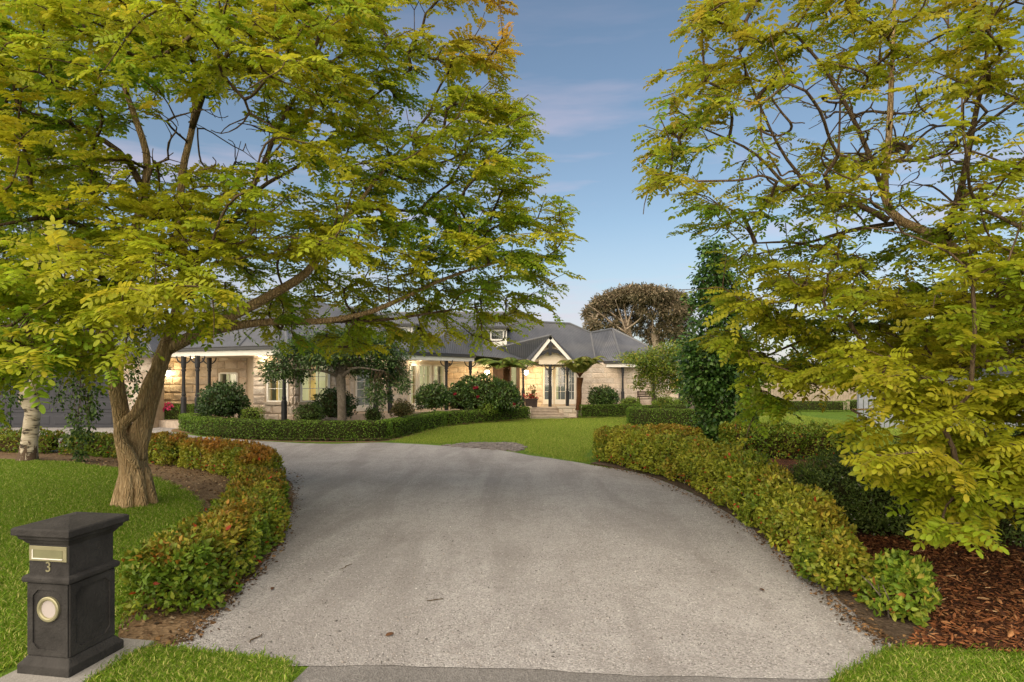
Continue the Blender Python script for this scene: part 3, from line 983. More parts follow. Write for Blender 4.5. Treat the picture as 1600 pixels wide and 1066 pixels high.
def span(F, p0, p1, pxa, pxb):
    """where along the wall the sight lines of two photo columns meet it"""
    out = []
    for px in (pxa, pxb):
        k = (px - 800) / FPX
        # p0 + d*s has x = k*y
        s = (k * p0[1] - p0[0]) / (F.d.x - k * F.d.y)
        out.append(s)
    return out

def window(F, a, b, z0, z1, cols, rows, room, door=False, sill=True, split=None, label=None, curtain=None):
    fw = .055
    m = MB()
    m.fbox(F, a - .03, a + fw, -.13, .03, z0, z1); m.fbox(F, b - fw, b + .03, -.13, .03, z0, z1)
    m.fbox(F, a + fw, b - fw, -.13, .03, z1 - fw, z1 + .03); m.fbox(F, a + fw, b - fw, -.13, .03, z0, z0 + (.28 if door else fw))
    w = m.build('french_door' if door else 'window', M['white'], house)
    if label: w['label'] = label
    ia, ib, ja, jb = a + fw, b - fw, z0 + (.28 if door else fw), z1 - fw
    bar = .022
    m = MB()
    for i in range(1, cols):
        s = ia + (ib - ia) * i / cols
        wd = bar * (2.4 if split and i == split else 1)
        m.fbox(F, s - wd / 2, s + wd / 2, -.095, -.05, ja, jb)
    for j in range(1, rows):
        z = ja + (jb - ja) * j / rows
        m.fbox(F, ia, ib, -.093, -.052, z - bar / 2, z + bar / 2)
    if m.v: m.build('glazing_bars', M['white'], w)
    for i in range(cols):
        for j in range(rows):
            m = MB()
            s0, s1 = ia + (ib - ia) * i / cols, ia + (ib - ia) * (i + 1) / cols
            q0, q1 = ja + (jb - ja) * j / rows, ja + (jb - ja) * (j + 1) / rows
            m.face([F(s0, -.075, q0), F(s1, -.075, q0), F(s1, -.075, q1), F(s0, -.075, q1)])
            m.build('pane', M['glass'], w)
    if sill:
        m = MB(); m.fbox(F, a - .14, b + .14, 0, .10, z0 - .12, z0 - .002); m.build('sill', M['trimstone'], w, bevel=.008)
    m = MB(); m.fbox(F, a - .05, b + .05, -.62, -.56, z0 - .1, z1 + .1); m.build('lit_interior', M[room], w)
    if curtain:
        for c0, c1 in curtain:
            m = MB(); k = 14
            pts = [(a + (b - a) * (c0 + (c1 - c0) * i / k), -.30 + .03 * (i % 2)) for i in range(k + 1)]
            for i in range(k):
                m.face([F(*pts[i], ja), F(*pts[i + 1], ja), F(*pts[i + 1], jb), F(*pts[i], jb)])
            m.build('curtain', M['room_pale'], w)
    return w

FL = .5
def do_wall(pa, Ya, pb, Yb, z0, z1, ops=(), mat='mortar', blk=None, seed=0, label=None):
    """ops: (px0, px1, z0, z1, kwargs)"""
    p0, p1 = P2(pa, Ya), P2(pb, Yb)
    F = frame(p0, p1)
    o = []
    for q in ops:
        a, b = span(F, p0, p1, q[0], q[1])
        o.append((a, b, q[2], q[3]))
    F, w = wall(p0, p1, z0, z1, o, mat, blk, seed, label)
    for q, (a, b, c, d) in zip(ops, o):
        if q[4] is not None: window(F, a, b, c, d, **q[4])
    return F

rust = (.38, .62, .05)
fine = (.31, .72, .016)
do_wall(235, 28.6, 386, 27.7, .3, 3.28, [(343, 371, 1.25, 2.35, dict(cols=2, rows=2, room='room_pale'))], blk=rust, seed=1)
do_wall(386, 27.7, 396, 25.0, .3, 3.28)
do_wall(396, 25.0, 459, 24.3, .3, 3.28, [(418, 450, 1.16, 2.72, dict(cols=2, rows=3, room='room_warm', curtain=[(.28, .9)]))], blk=rust, seed=2)
do_wall(459, 24.3, 523, 25.6, .3, 3.28, [(470, 514, 1.16, 2.72, dict(cols=3, rows=3, room='room_warm', curtain=[(.05, .4), (.65, 1)]))], blk=rust, seed=3)
do_wall(523, 25.6, 546, 28.4, .3, 3.28, blk=rust, seed=4)
do_wall(546, 28.4, 637, 30.3, .3, 3.28, [(556, 584, .55, 2.75, dict(cols=2, rows=5, room='room_dim', door=True, sill=False))], mat='render', blk=(.33, .66, .012), seed=5, label='paler smooth stone wall under the verandah')
do_wall(637, 30.3, 698, 33.0, .3, 3.28, [(640.5, 651, .55, 2.78, dict(cols=1, rows=4, room='room_warm', door=True, sill=False)),
                                        (654, 673.5, .55, 2.78, dict(cols=2, rows=4, room='room_pale', door=True, sill=False, curtain=[(.1, .9)])),
                                        (677, 694, .55, 2.78, dict(cols=2, rows=4, room='room_pale', door=True, sill=False, curtain=[(.0, .8)]))], mat='cream', label='cream painted bay holding the verandah doors')
do_wall(698, 33.0, 699, 35.4, .3, 3.28, mat='render')
do_wall(699, 35.4, 770, 36.2, .3, 3.1, blk=(.37, .62, .04), seed=6)
do_wall(812, 36.4, 848, 35.9, .3, 3.1, blk=(.37, .8, .03), seed=7)
do_wall(848, 35.9, 900, 35.8, .3, 3.1, [(849.5, 864, .55, 2.72, dict(cols=1, rows=4, room='room_dim', door=True, sill=False)),
                                       (867.5, 884.5, .55, 2.78, dict(cols=2, rows=4, room='room_dim', door=True, sill=False, curtain=[(.0, .3)])),
                                       (887.5, 898.5, .55, 2.72, dict(cols=2, rows=4, room='room_dim', door=True, sill=False))], mat='cream', label='cream painted wall of white garden doors beside the porch')
do_wall(900, 36.3, 1150, 38.8, .2, 3.02, [(1044, 1062, 1.35, 2.2, dict(cols=2, rows=1, room='room_warm'))], blk=(.33, .95, .012), seed=8)
# end and back walls that close the house
for a, b in (((X(1150, 38.8), 38.8), (X(1150, 38.8), 50)), ((X(1150, 38.8), 50), (X(235, 28.6), 50)), ((X(235, 28.6), 50), (X(235, 28.6), 28.6))):
    wall(a, b, .0, 3.0, mat='render')

# the entrance: dark double door with a sidelight
p0, p1 = P2(770, 36.25), P2(812, 36.45)
F = frame(p0, p1)
wall(p0, p1, 2.85, 3.1, mat='timber')
s = lambda px: span(F, p0, p1, px, px)[0]
m = MB(); m.fbox(F, 0, s(775), -.2, .02, .5, 2.85); m.fbox(F, s(807), F.L, -.2, .02, .5, 2.85); m.fbox(F, s(775), s(807), -.2, .02, 2.74, 2.85); m.fbox(F, s(797), s(799), -.2, .02, .5, 2.74)
door = m.build('front_door', M['timber'], house)
m = MB(); m.fbox(F, s(775), s(797), -.14, -.08, .5, 2.74); leaf_o = m.build('door_leaf', M['timber'], door)
for a, b in ((776.5, 785), (787, 795.5)):
    m = MB(); m.fbox(F, s(a), s(b), -.08, -.06, .7, 1.35); m.fbox(F, s(a), s(b), -.08, -.06, 1.5, 2.6); m.build('door_panel', M['timber'], door)
m = MB(); m.fbox(F, s(785.3), s(786.6), -.06, .0, 1.45, 1.6); m.build('handle', M['brass'], door)
m = MB(); m.face([F(s(799), -.1, .55), F(s(807), -.1, .55), F(s(807), -.1, 2.74), F(s(799), -.1, 2.74)]); m.build('pane', M['glass'], door)
m = MB(); m.fbox(F, s(798), s(808), -.4, -.36, .5, 2.8); m.build('lit_interior', M['room_pale'], door)

# roofs
def slope(pts, label=None, up=None):
    """one roof slope with the sheet ribs running down it"""
    V = [Vector(p) for p in pts]
    n = Vector((0, 0, 0))
    for i in range(len(V)):
        a, b = V[i], V[(i + 1) % len(V)]
        n += Vector(((a.y - b.y) * (a.z + b.z), (a.z - b.z) * (a.x + b.x), (a.x - b.x) * (a.y + b.y)))
    n.normalize()
    if n.z < 0: n = -n; V = V[::-1]
    u = Vector((0, 0, 1)).cross(n).normalized()
    w = n.cross(u)
    m = MB()
    c = sum(V, Vector()) / len(V)
    for i in range(1, len(V) - 1):
        tri = [V[0], V[i], V[i + 1]]
        m.face(tri, uv=[(p.dot(u), p.dot(w)) for p in tri])
    o = m.build('roof_slope', M['roof'], house, solid=.05)
    return o
def capping(a, b, r=.07):
    m = MB(); m.tube([Vector(a), Vector(b)], r, 7); return m.build('ridge_cap', M['ridge'], house)
def eave(a, b, z, white=True):
    """gutter over a white fascia"""
    F = frame(a[:2], b[:2])
    m = MB()
    m.fbox(F, -.03, F.L + .03, -.02, .12, z - .12, z + .03)
    m.fbox(F, -.03, F.L + .03, .10, .14, z - .0, z + .045)
    g = m.build('gutter', M['gutter'], house, bevel=.02)
    m = MB(); m.fbox(F, 0, F.L, -.06, .015, z - .33, z - .122); m.build('fascia', M['white'] if white else M['cream'], house)

ZE = 3.36
e0, e1, e2, e3, e4 = Rp(195, 27.4, ZE), Rp(371, 24.4, ZE), Rp(450, 23.3, ZE), Rp(532, 25.0, ZE), Rp(560, 27.4, ZE)
r0, r1 = Rp(300, 33, 6.2), Rp(440, 31, 6.2)
slope([e0, e1, r1, r0]); slope([e1, e2, r1]); slope([e2, e3, r1]); slope([e3, e4, Rp(575, 34, 6.0), r1]); slope([e0, r0, Rp(195, 40, ZE)]); slope([r0, r1, Rp(575, 34, 6.0), Rp(575, 44, 6.0)])
for a, b in ((r0, r1), (e1, r1), (e2, r1), (e3, r1)): capping(a, b)
for a, b in ((e0, e1), (e1, e2), (e2, e3), (e3, e4)): eave(a, b, ZE)
ZM = 3.30
m1, m2 = Rp(620, 27.4, ZM), Rp(740.5, 32.2, ZM)
n2 = Rp(838, 34.7, 3.08)
k0, km, k1 = Rp(500, 37.6, 6.1), Rp(795, 37.1, 6.1), Rp(817, 37.0, 6.07)
slope([e4, m1, k0, Rp(575, 34, 6.0)])
slope([m1, m2, km, k0]); slope([m2, n2, k1, km])
vb = Rp(931, 37.0, 3.08)
_a, _b, _c = Vector(n2), Vector(vb), Vector(k1)
_nn = (_b - _a).cross(_c - _a)
def on_slope(px, py):
    d_ = Vector(((px - 800) / FPX, 1, -(py - HORIZON) / FPX)); o_ = Vector((0, 0, HCAM))
    return tuple(o_ + d_ * ((_a - o_).dot(_nn) / d_.dot(_nn)))
k2, k3, vt = on_slope(846, 503.5), on_slope(890, 505.7), on_slope(923, 520)
for q in ([n2, vb, vt], [n2, vt, k3], [n2, k3, k2], [n2, k2, k1]): slope(q)
ap, hb, re_ = Rp(957, 40, 5.32), Rp(972, 36.4, 3.08), Rp(1064, 38.2, 3.08)
slope([vb, hb, ap, vt]); slope([hb, re_, ap]); slope([ap, re_, Rp(1075, 48, 3.08)])
slope([re_, Rp(1155, 38.6, 3.08), Rp(1155, 41, 3.7), Rp(1064, 40.5, 3.7)])
slope([vt, ap, Rp(1000, 50, 4.8), Rp(925, 50, 4.8)])
slope([k0, km, k1, k2, k3, vt, Rp(930, 52, 3.2), Rp(480, 50, 3.2)])
for a, b in ((k0, k1), (k1, k2), (k2, k3), (k3, vt), (vt, ap), (ap, hb), (ap, re_)): capping(a, b)
capping(vb, vt, .05)
eave(m1, m2, ZM); eave(Rp(560, 27.4, ZM), m1, ZM); eave(m2, Rp(716, 34.9, ZM), ZM); eave(Rp(704, 34.9, 3.05), Rp(832, 34.95, 3.05), 3.08)
eave(vb, hb, 3.08); eave(hb, Rp(1155, 38.6, 3.08), 3.08)
# verandah and porch ceilings
def ceiling(pts, z, nm='soffit', mat='soffit'):
    m = MB(); m.face([(p[0], p[1], z) for p in pts]); return m.build(nm, M[mat], house, solid=.04)
ceiling([e0, e1, e2, e3, e4, P2(560, 29), P2(200, 30)], ZE - .3)
ceiling([Rp(540, 28.2, 0), m1, m2, P2(742, 36.6), P2(700, 36.6), P2(540, 29.5)], ZM - .29)
ceiling([P2(700, 35.0), P2(836, 35.0), P2(836, 36.8), P2(700, 36.8)], 2.84)
ceiling([P2(836, 34.1), vb, hb, Rp(1155, 38.6, 0), P2(1155, 39.5), P2(836, 38)], 2.79)
for px, Y in ((406, 24.5), (300, 26.6), (655, 30.4), (600, 29.0)):  # first is the bay's own downlight; the others are added with the fill lamps
    m = MB(); m.tube([(X(px, Y), Y, ZE - .35), (X(px, Y), Y, ZE - .36)], .045, 12); m.build('downlight_and_fill', M['lamp'], house)

# porch gable with its bargeboards and truss
YG = 34.0
apx, lf, rf_ = Rp(860, YG, 4.5), Rp(828.5, YG, 3.08), Rp(898.5, YG, 2.98)
_a2, _b2, _c2 = Vector(m2), Vector(n2), Vector(k1)
_n2 = (_b2 - _a2).cross(_c2 - _a2)
def on_main(px, py):
    d_ = Vector(((px - 800) / FPX, 1, -(py - HORIZON) / FPX)); o_ = Vector((0, 0, HCAM))
    return tuple(o_ + d_ * ((_a2 - o_).dot(_n2) / d_.dot(_n2)))
v_top, v_low = on_main(775, 543.5), on_main(822, 561.5)
slope([apx, lf, v_low, v_top])
slope([apx, rf_, Rp(907, 37.5, 2.98), Rp(868, 38.0, 4.5)])
slope([apx, v_top, Rp(868, 38.0, 4.5)])
capping(apx, v_top, .05)
gable = MB()
gable.loft([[(apx[0], YG + .30, apx[2] - .05), (lf[0] + .1, YG + .30, lf[2] - .05), (rf_[0] - .1, YG + .30, rf_[2] - .05)], [(apx[0], YG + .36, apx[2] - .05), (lf[0] + .1, YG + .36, lf[2] - .05), (rf_[0] - .1, YG + .36, rf_[2] - .05)]])
gob = gable.build('gable', M['cream'], house)
def rake(a, b, w, y0, y1, up, name, mat):
    a, b = Vector(a), Vector(b)
    d = (b - a).normalized()
    nn = Vector((d.z, 0, -d.x))
    if nn.z < 0: nn = -nn
    m = MB()
    q = [a + nn * up, b + nn * up, b + nn * (up - w), a + nn * (up - w)]
    m.loft([[(p.x, y0, p.z) for p in q], [(p.x, y1, p.z) for p in q]])
    return m.build(name, M[mat], gob)
for b in (lf, rf_):
    rake(apx, b, .17, YG - .03, YG + .02, -.03, 'bargeboard', 'white')
    rake(apx, b, .05, YG - .07, YG + .05, .03, 'roof_edge', 'gutter')
# arched brace, king post and pendant
arch = []
cx = apx[0]
for i in range(13):
    t_ = i / 12
    xx = lf[0] + .28 + (rf_[0] - lf[0] - .62) * t_
    arch.append((xx, YG + .05, 3.24 + .42 * math.sin(math.pi * t_)))
m = MB()
m.loft([[(p[0], p[1] - .04, p[2] - .09 - .06 * abs(math.sin(i * 1.6))), (p[0], p[1] + .04, p[2] - .09 - .06 * abs(math.sin(i * 1.6))), (p[0], p[1] + .04, p[2] + .08), (p[0], p[1] - .04, p[2] + .08)] for i, p in enumerate(arch)])
m.build('arched_brace', M['post'], gob)
m = MB()
m.loft([[(cx - w, YG - .01, z), (cx + w, YG - .01, z), (cx + w, YG + .11, z), (cx - w, YG + .11, z)] for w, z in ((.03, 3.36), (.09, 3.46), (.07, 3.56), (.11, 3.70), (.09, 3.85), (.19, 4.02), (.12, 4.16), (.08, 4.36))])
m.build('king_post', M['post'], gob)
m = MB(); m.hexa([Rp(842, YG + .1, 2.86), Rp(893, YG + .1, 2.86), Rp(893, YG + .2, 2.86), Rp(842, YG + .2, 2.86), Rp(842, YG + .1, 3.12), Rp(893, YG + .1, 3.02), Rp(893, YG + .2, 3.02), Rp(842, YG + .2, 3.12)])
m.build('porch_beam', M['cream'], gob)

# turned posts
def post(px, Y, z0, z1, w=.088, bracket=True):
    x = X(px, Y)
    def sq(h, z, ang=math.pi / 4, k=4): return [(x + h * 1.414 * math.cos(ang + 2 * math.pi * i / k), Y + h * 1.414 * math.sin(ang + 2 * math.pi * i / k), z) for i in range(k)]
    H = z1 - z0
    def o8(h, z): return [(x + h * 1.08 * math.cos(math.pi / 8 + math.pi / 4 * i), Y + h * 1.08 * math.sin(math.pi / 8 + math.pi / 4 * i), z) for i in range(8)]
    m = MB()
    prof = [(w * 1.15, 0), (w * 1.15, .36), (w * .7, .385), (w * .92, .40), (w * .92, .415), (w * .72, .44), (w * .68, .70), (w * .72, .76), (w * .95, .775), (w * .95, .79), (w * .75, .81), (w * 1.05, .83), (w * 1.05, 1)]
    m.loft([o8(h, z0 + H * t_) for h, t_ in prof])
    o = m.build('verandah_post', M['post'], house)
    if bracket:
        for sg in (-1, 1):
            b = MB(); pts = [Vector((x + sg * (w * .5 + .26 * math.sin(q)), Y, z1 - .3 + .3 * (1 - math.cos(q)) )) for q in np.linspace(0, math.pi / 2, 6)]
            b.tube(pts, .03, 5); b.build('bracket', M['post'], o)
for q in ((287, 25.8, .3, 3.05), (308.5, 25.2, .3, 3.05), (327, 26.9, .3, 3.05), (444, 23.55, .2, 3.05), (587, 28.0, .3, 3.0), (609.5, 27.85, .3, 3.0),
          (697.5, 30.55, .5, 3.0), (735, 31.95, .4, 3.0)):
    post(*q)
for q in ((817.5, 34.3, .5, 2.95), (859.5, 33.95, .5, 2.86), (886.5, 34.0, .5, 2.86), (931, 36.9, .4, 2.8), (973, 36.7, .4, 2.8), (1021.5, 37.3, .4, 2.8), (1062.5, 37.9, .4, 2.8)):
    post(*q, w=.082, bracket=q[0] < 900)

# verandah floors and plinth
def slab(pts, z0, z1, name='verandah_floor', mat='deck'):
    m = MB(); m.prism([(p[0], p[1]) for p in pts], z0, z1); return m.build(name, M[mat], house)
slab([P2(230, 26.6), P2(306, 24.9), P2(402, 24.9), P2(400, 27.7), P2(230, 28.6)], 0, .3)
slab([P2(540, 26.9), P2(622, 27.6), P2(738, 31.75), P2(738, 32.6), P2(832, 32.75), P2(898, 33.4), P2(898, 36.2), P2(700, 36.4), P2(540, 30.0)], 0, .5)
slab([P2(899, 33.5), P2(975, 36.3), P2(1152, 38.2), P2(1152, 39), P2(900, 36.4)], 0, .4)
# steps and their stone cheeks
st = MB()
xs0, xs1 = 1.02, 2.72
for i in range(4):
    m = MB(); m.box(xs0, xs1 - .0, 31.5 + .31 * i, 33.0, .0 + .125 * i, .125 * (i + 1))
    m.box(xs0 - .0, xs1, 31.47 + .31 * i, 31.60 + .31 * i, .125 * (i + 1) - .03, .125 * (i + 1) + .004)
    m.build('step', M['deck'], house)
for x0, x1, y0, y1 in ((.72, 1.0, 31.6, 33.0), (2.45, 3.42, 32.0, 33.2)):
    m = MB(); m.box(x0, x1, y0, y1, 0, .50); o = m.build('step_wall', M['mortar'], house)
    F = frame((x0, y0), (x1, y0))
    blocks(o, F, .0, .50, .25, .45, [], .04, int(x0 * 10))
    m = MB(); m.box(x0 - .05, x1 + .05, y0 - .05, y1, .502, .575); m.build('coping', M['trimstone'], o, bevel=.012)

# lanterns on the entrance wall, lit
def lantern(px, py, Y, power):
    p = W(px, py, Y)
    m = MB()
    m.tube([p + Vector((0, .35, .12)), p + Vector((0, .12, .2)), p + Vector((0, 0, .2))], .018, 6)
    m.loft([[(p.x + h * math.cos(a), p.y + h * math.sin(a), p.z + z) for a in [math.pi / 3 * k for k in range(6)]] for h, z in ((.03, .22), (.15, .13), (.15, .12))])
    o = m.build('wall_lantern', M['post'], house)
    m = MB()
    m.loft([[(p.x + h * math.cos(a), p.y + h * math.sin(a), p.z + z) for a in [math.pi / 4 * k for k in range(8)]] for h, z in ((.05, -.15), (.13, -.06), (.15, .02), (.11, .118))])
    m.build('lamp_glass', M['lamp'], o, smooth=True)
    l = bpy.data.lights.new('lantern_light', 'POINT'); l.energy = power; l.color = (1, .72, .36); l.shadow_soft_size = .15
    lo = bpy.data.objects.new('lantern_light', l); COL.objects.link(lo); lo.location = p - Vector((0, .28, .02))
lantern(761, 582, 35.1, 60)
lantern(822, 582, 35.3, 60)
lantern(262, 583, 28.2, 18)
for px, Y in ((406, 24.5), (300, 26.6), (655, 30.4), (600, 29.0)):  # beyond the first, lamps added as fill to brighten the verandah walls
    dl = bpy.data.lights.new('downlight_and_fill', 'POINT'); dl.energy = 8; dl.color = (1, .80, .52); dl.shadow_soft_size = .05
    do = bpy.data.objects.new('downlight_and_fill', dl); COL.objects.link(do); do.location = (X(px, Y), Y, 2.86)

# dormers
def dormer(pl, pr, Y, z0, z1, back, cols, nm_label):
    xl, xr = X(pl, Y), X(pr, Y)
    m = MB(); m.box(xl, xl + .12, Y + .05, Y + back, z0 - .3, z1); m.box(xr - .12, xr, Y + .05, Y + back, z0 - .3, z1)
    m.box(xl + .12, xr - .12, Y + .05, Y + .2, z0 - .3, z0 + .1); m.box(xl + .12, xr - .12, Y + .05, Y + .2, z1 - .12, z1)
    d = m.build('dormer', M['white'], house); d['label'] = nm_label
    F = frame((xl, Y + .05), (xr, Y + .05))
    m = MB()
    w0, w1, q0, q1 = .16, xr - xl - .16, z0 + .12, z1 - .14
    m.fbox(F, w0, w0 + .07, -.03, .03, q0, q1); m.fbox(F, w1 - .07, w1, -.03, .03, q0, q1); m.fbox(F, w0 + .07, w1 - .07, -.03, .03, q0, q0 + .08); m.fbox(F, w0 + .07, w1 - .07, -.03, .03, q1 - .07, q1)
    for i in range(1, cols):
        s_ = w0 + (w1 - w0) * i / cols; m.fbox(F, s_ - .03, s_ + .03, -.028, .028, q0 + .08, q1 - .07)
    m.build('window', M['white'], d)
    for i in range(cols):
        g_ = MB(); a, b = w0 + (w1 - w0) * i / cols, w0 + (w1 - w0) * (i + 1) / cols
        g_.face([F(a, -.01, q0), F(b, -.01, q0), F(b, -.01, q1), F(a, -.01, q1)]); g_.build('pane', M['glass'], d)
    m = MB(); m.fbox(F, .12, xr - xl - .12, -.6, -.55, z0 - .1, z1); m.build('dim_room', M['room_dim'], d)
    # hipped roof
    ov = .22
    A, B, C, D_ = (xl - ov, Y - ov, z1), (xr + ov, Y - ov, z1), (xr + ov, Y + back, z1), (xl - ov, Y + back, z1)
    T1, T2 = ((xl + xr) / 2, Y + .7, z1 + .52), ((xl + xr) / 2, Y + back + 1.2, z1 + .52)
    for q in ([A, B, T1], [B, C, T2, T1], [A, T1, T2, D_]): slope(q)
    m = MB(); m.box(xl - ov, xr + ov, Y - ov - .03, Y - ov + .02, z1 - .1, z1 + .02); m.box(xl - ov - .03, xl - ov + .02, Y - ov + .02, Y + back * .8, z1 - .1, z1 + .02); m.box(xr + ov - .02, xr + ov + .03, Y - ov + .02, Y + back * .8, z1 - .1, z1 + .02)
    m.build('gutter', M['gutter'], d)
dormer(742, 792, 33.6, 4.05, 4.92, 2.4, 2, 'white dormer window above the verandah roof')
dormer(603, 645, 31.0, 4.05, 4.85, 2.6, 2, 'second white dormer half hidden by the robinia leaves')

# ------------------------------------------------------------------ the garage on the left
gar = thing('garage', 'slate grey garage with two wide panelled roller doors and stone piers', 'garage', (X(60, 25.8), 25.8, 0))
YD = 25.8
m = MB()
m.box(X(-330, YD), X(-165, YD), YD, YD + .5, 0, 3.1); m.box(X(176, YD), X(192, YD), YD, YD + .5, 0, 3.1); m.box(X(-165, YD), X(176, YD), YD, YD + .5, 2.55, 3.1)
m.box(X(-330, YD), X(192, YD), YD + 6.0, YD + 6.3, 0, 3.1); m.box(X(-330, YD), X(-330, YD) + .3, YD + .5, YD + 6, 0, 3.1)
gw = m.build('wall', M['garage'], gar)
pier = MB(); pier.box(X(192, YD), X(240, YD), YD - .1, YD + .8, 0, 3.15); po = pier.build('pier', M['mortar'], gar)
F = frame((X(192, YD), YD - .1), (X(240, YD), YD - .1)); blocks(po, F, 0, 3.1, .38, .65, [], .05, 33)
def garage_door(pl, pr, npan):
    xl, xr = X(pl, YD), X(pr, YD)
    m = MB(); m.box(xl, xr, YD + .16, YD + .22, 0.01, 2.55)
    d = m.build('garage_door', M['garage'], gar)
    for j in range(4):
        z0, z1 = .02 + .63 * j, .02 + .63 * (j + 1) - .012
        m = MB(); m.box(xl + .01, xr - .01, YD + .125, YD + .16, z0, z1)
        sec = m.build('door_section', M['garage'], d, bevel=.008)
        w = (xr - xl) / npan
        for i in range(npan):
            a, b = xl + w * i + .09, xl + w * (i + 1) - .09
            q0, q1 = z0 + .12, z1 - .12
            mm = MB()
            o_ = [(a, q0), (b, q0), (b, q1), (a, q1)]; n_ = [(a + .035, q0 + .035), (b - .035, q0 + .035), (b - .035, q1 - .035), (a + .035, q1 - .035)]
            mm.loft([[(p[0], YD + .1265, p[1]) for p in o_], [(p[0], YD + .108, p[1]) for p in n_]])
            mm.build('door_panel', M['garage'], d)
garage_door(-165, 4, 5)
garage_door(13, 176, 5)
mm = MB(); mm.box(X(4, YD), X(13, YD), YD + .1, YD + .3, 0, 2.55); mm.build('door_post', M['garage'], gar)
xa, xb = X(-345, YD) , X(250, YD)
m = MB()
for q in ([(xa, YD - .5, 3.12), (xb, YD - .5, 3.12), (xb - 3, YD + 3.5, 5.2), (xa + 3, YD + 3.5, 5.2)], [(xb, YD - .5, 3.12), (xb, YD + 7, 3.12), (xb - 3, YD + 3.5, 5.2)], [(xb, YD + 7, 3.12), (xa, YD + 7, 3.12), (xa + 3, YD + 3.5, 5.2), (xb - 3, YD + 3.5, 5.2)]):
    m.face(q, uv=[(p[0] + p[1], p[2]) for p in q])
m.build('roof', M['roof'], gar, solid=.05)
F = frame((xa, YD - .5), (xb, YD - .5)); m = MB(); m.fbox(F, 0, F.L, 0, .13, 2.98, 3.14); m.build('gutter', M['gutter'], gar)
m = MB(); m.fbox(F, 0, F.L, -.5, -.02, 2.96, 3.0); m.build('soffit', M['soffit'], gar)
print('blocks', n_blocks)

# ------------------------------------------------------------------ the golden robinias
def lerp_path(pts, step):
    """pts: rows (x, y, z, r); a smooth path cut at about STEP metres"""
    P = np.array(smooth_path(pts, 6))
    d = np.r_[0, np.cumsum(np.linalg.norm(np.diff(P[:, :3], axis=0), axis=1))]
    k = max(2, int(d[-1] / step) + 1)
    q = np.linspace(0, d[-1], k)
    return np.stack([np.interp(q, d, P[:, i]) for i in range(4)], 1)

def limb_pts(rows):
    return [(*W(px, py, Y), r) for px, py, Y, r in rows]

def leaflet_frames(P, D, N, L, npair, rng):
    """leaflets of compound leaves: arrays of base, direction, normal, length, and the index of the leaf each belongs to"""
    D = unit(D); S = unit(np.cross(N, D)); N = np.cross(D, S)
    B, DD, NN, LL, ID = [], [], [], [], []
    n = len(P)
    idx = np.arange(n)
    droop = np.array([0, 0, -1.0])
    curve = .22
    for k in range(npair):
        s = .2 + .72 * k / (npair - 1)
        c = P + D * (L * s)[:, None] + droop * (L * curve * s * s)[:, None]
        size = L * .27 * (1 - .25 * abs(s - .5)) * rng.uniform(.85, 1.12, n)
        for sg in (-1, 1):
            j = rng.normal(size=(n, 3)) * .16
            d = unit(S * sg + D * .42 + droop * .22 + j)
            B.append(c); DD.append(d); NN.append(unit(N + S * sg * rng.uniform(-.15, .45, (n, 1)) + rng.normal(size=(n, 3)) * .2)); LL.append(size); ID.append(idx)
    c = P + D * L[:, None] * .95 + droop * (L * curve)[:, None]
    B.append(c); DD.append(unit(D + droop * .45)); NN.append(N); LL.append(L * .26); ID.append(idx)
    return np.vstack(B), np.vstack(DD), np.vstack(NN), np.concatenate(LL), np.concatenate(ID)

def leaf_variant(i, palette, npair):
    r = np.random.default_rng(900 + i)
    B, D, N, L, I = leaflet_frames(np.zeros((1, 3)), np.array([[1., 0, 0]]), np.array([[0, 0, 1.]]), np.array([1.0]), npair, r)
    C = np.tile(palette, (len(B), 1)) * r.uniform(.85, 1.12, (len(B), 1))
    T, Fc = OVAL
    T = np.asarray(T, float); S = unit(np.cross(N, D)); N = np.cross(D, S)
    V = B[:, None] + L[:, None, None] * (D[:, None] * T[None, :, 0:1] + S[:, None] * T[None, :, 1:2] * .52 + N[:, None] * T[None, :, 2:3])
    F = (np.array(Fc)[None] + (np.arange(len(B)) * 8)[:, None, None]).reshape(-1, 3)
    # the stalk
    k = np.linspace(0, .97, 6)
    st = np.stack([k, np.zeros(6), -.22 * k * k], 1)
    SV = np.vstack([st + (0, .008, 0), st - (0, .008, 0)])
    b = len(V.reshape(-1, 3))
    SF = [(b + j, b + j + 1, b + 7 + j) for j in range(5)] + [(b + j, b + 7 + j, b + 6 + j) for j in range(5)]
    o = np_mesh('leaf', np.vstack([V.reshape(-1, 3), SV]), np.vstack([F, SF]), M['leaf'], None, np.vstack([np.repeat(C, 8, 0), np.tile((.25, .24, .04), (12, 1))]))
    me = o.data
    bpy.data.objects.remove(o)
    return me

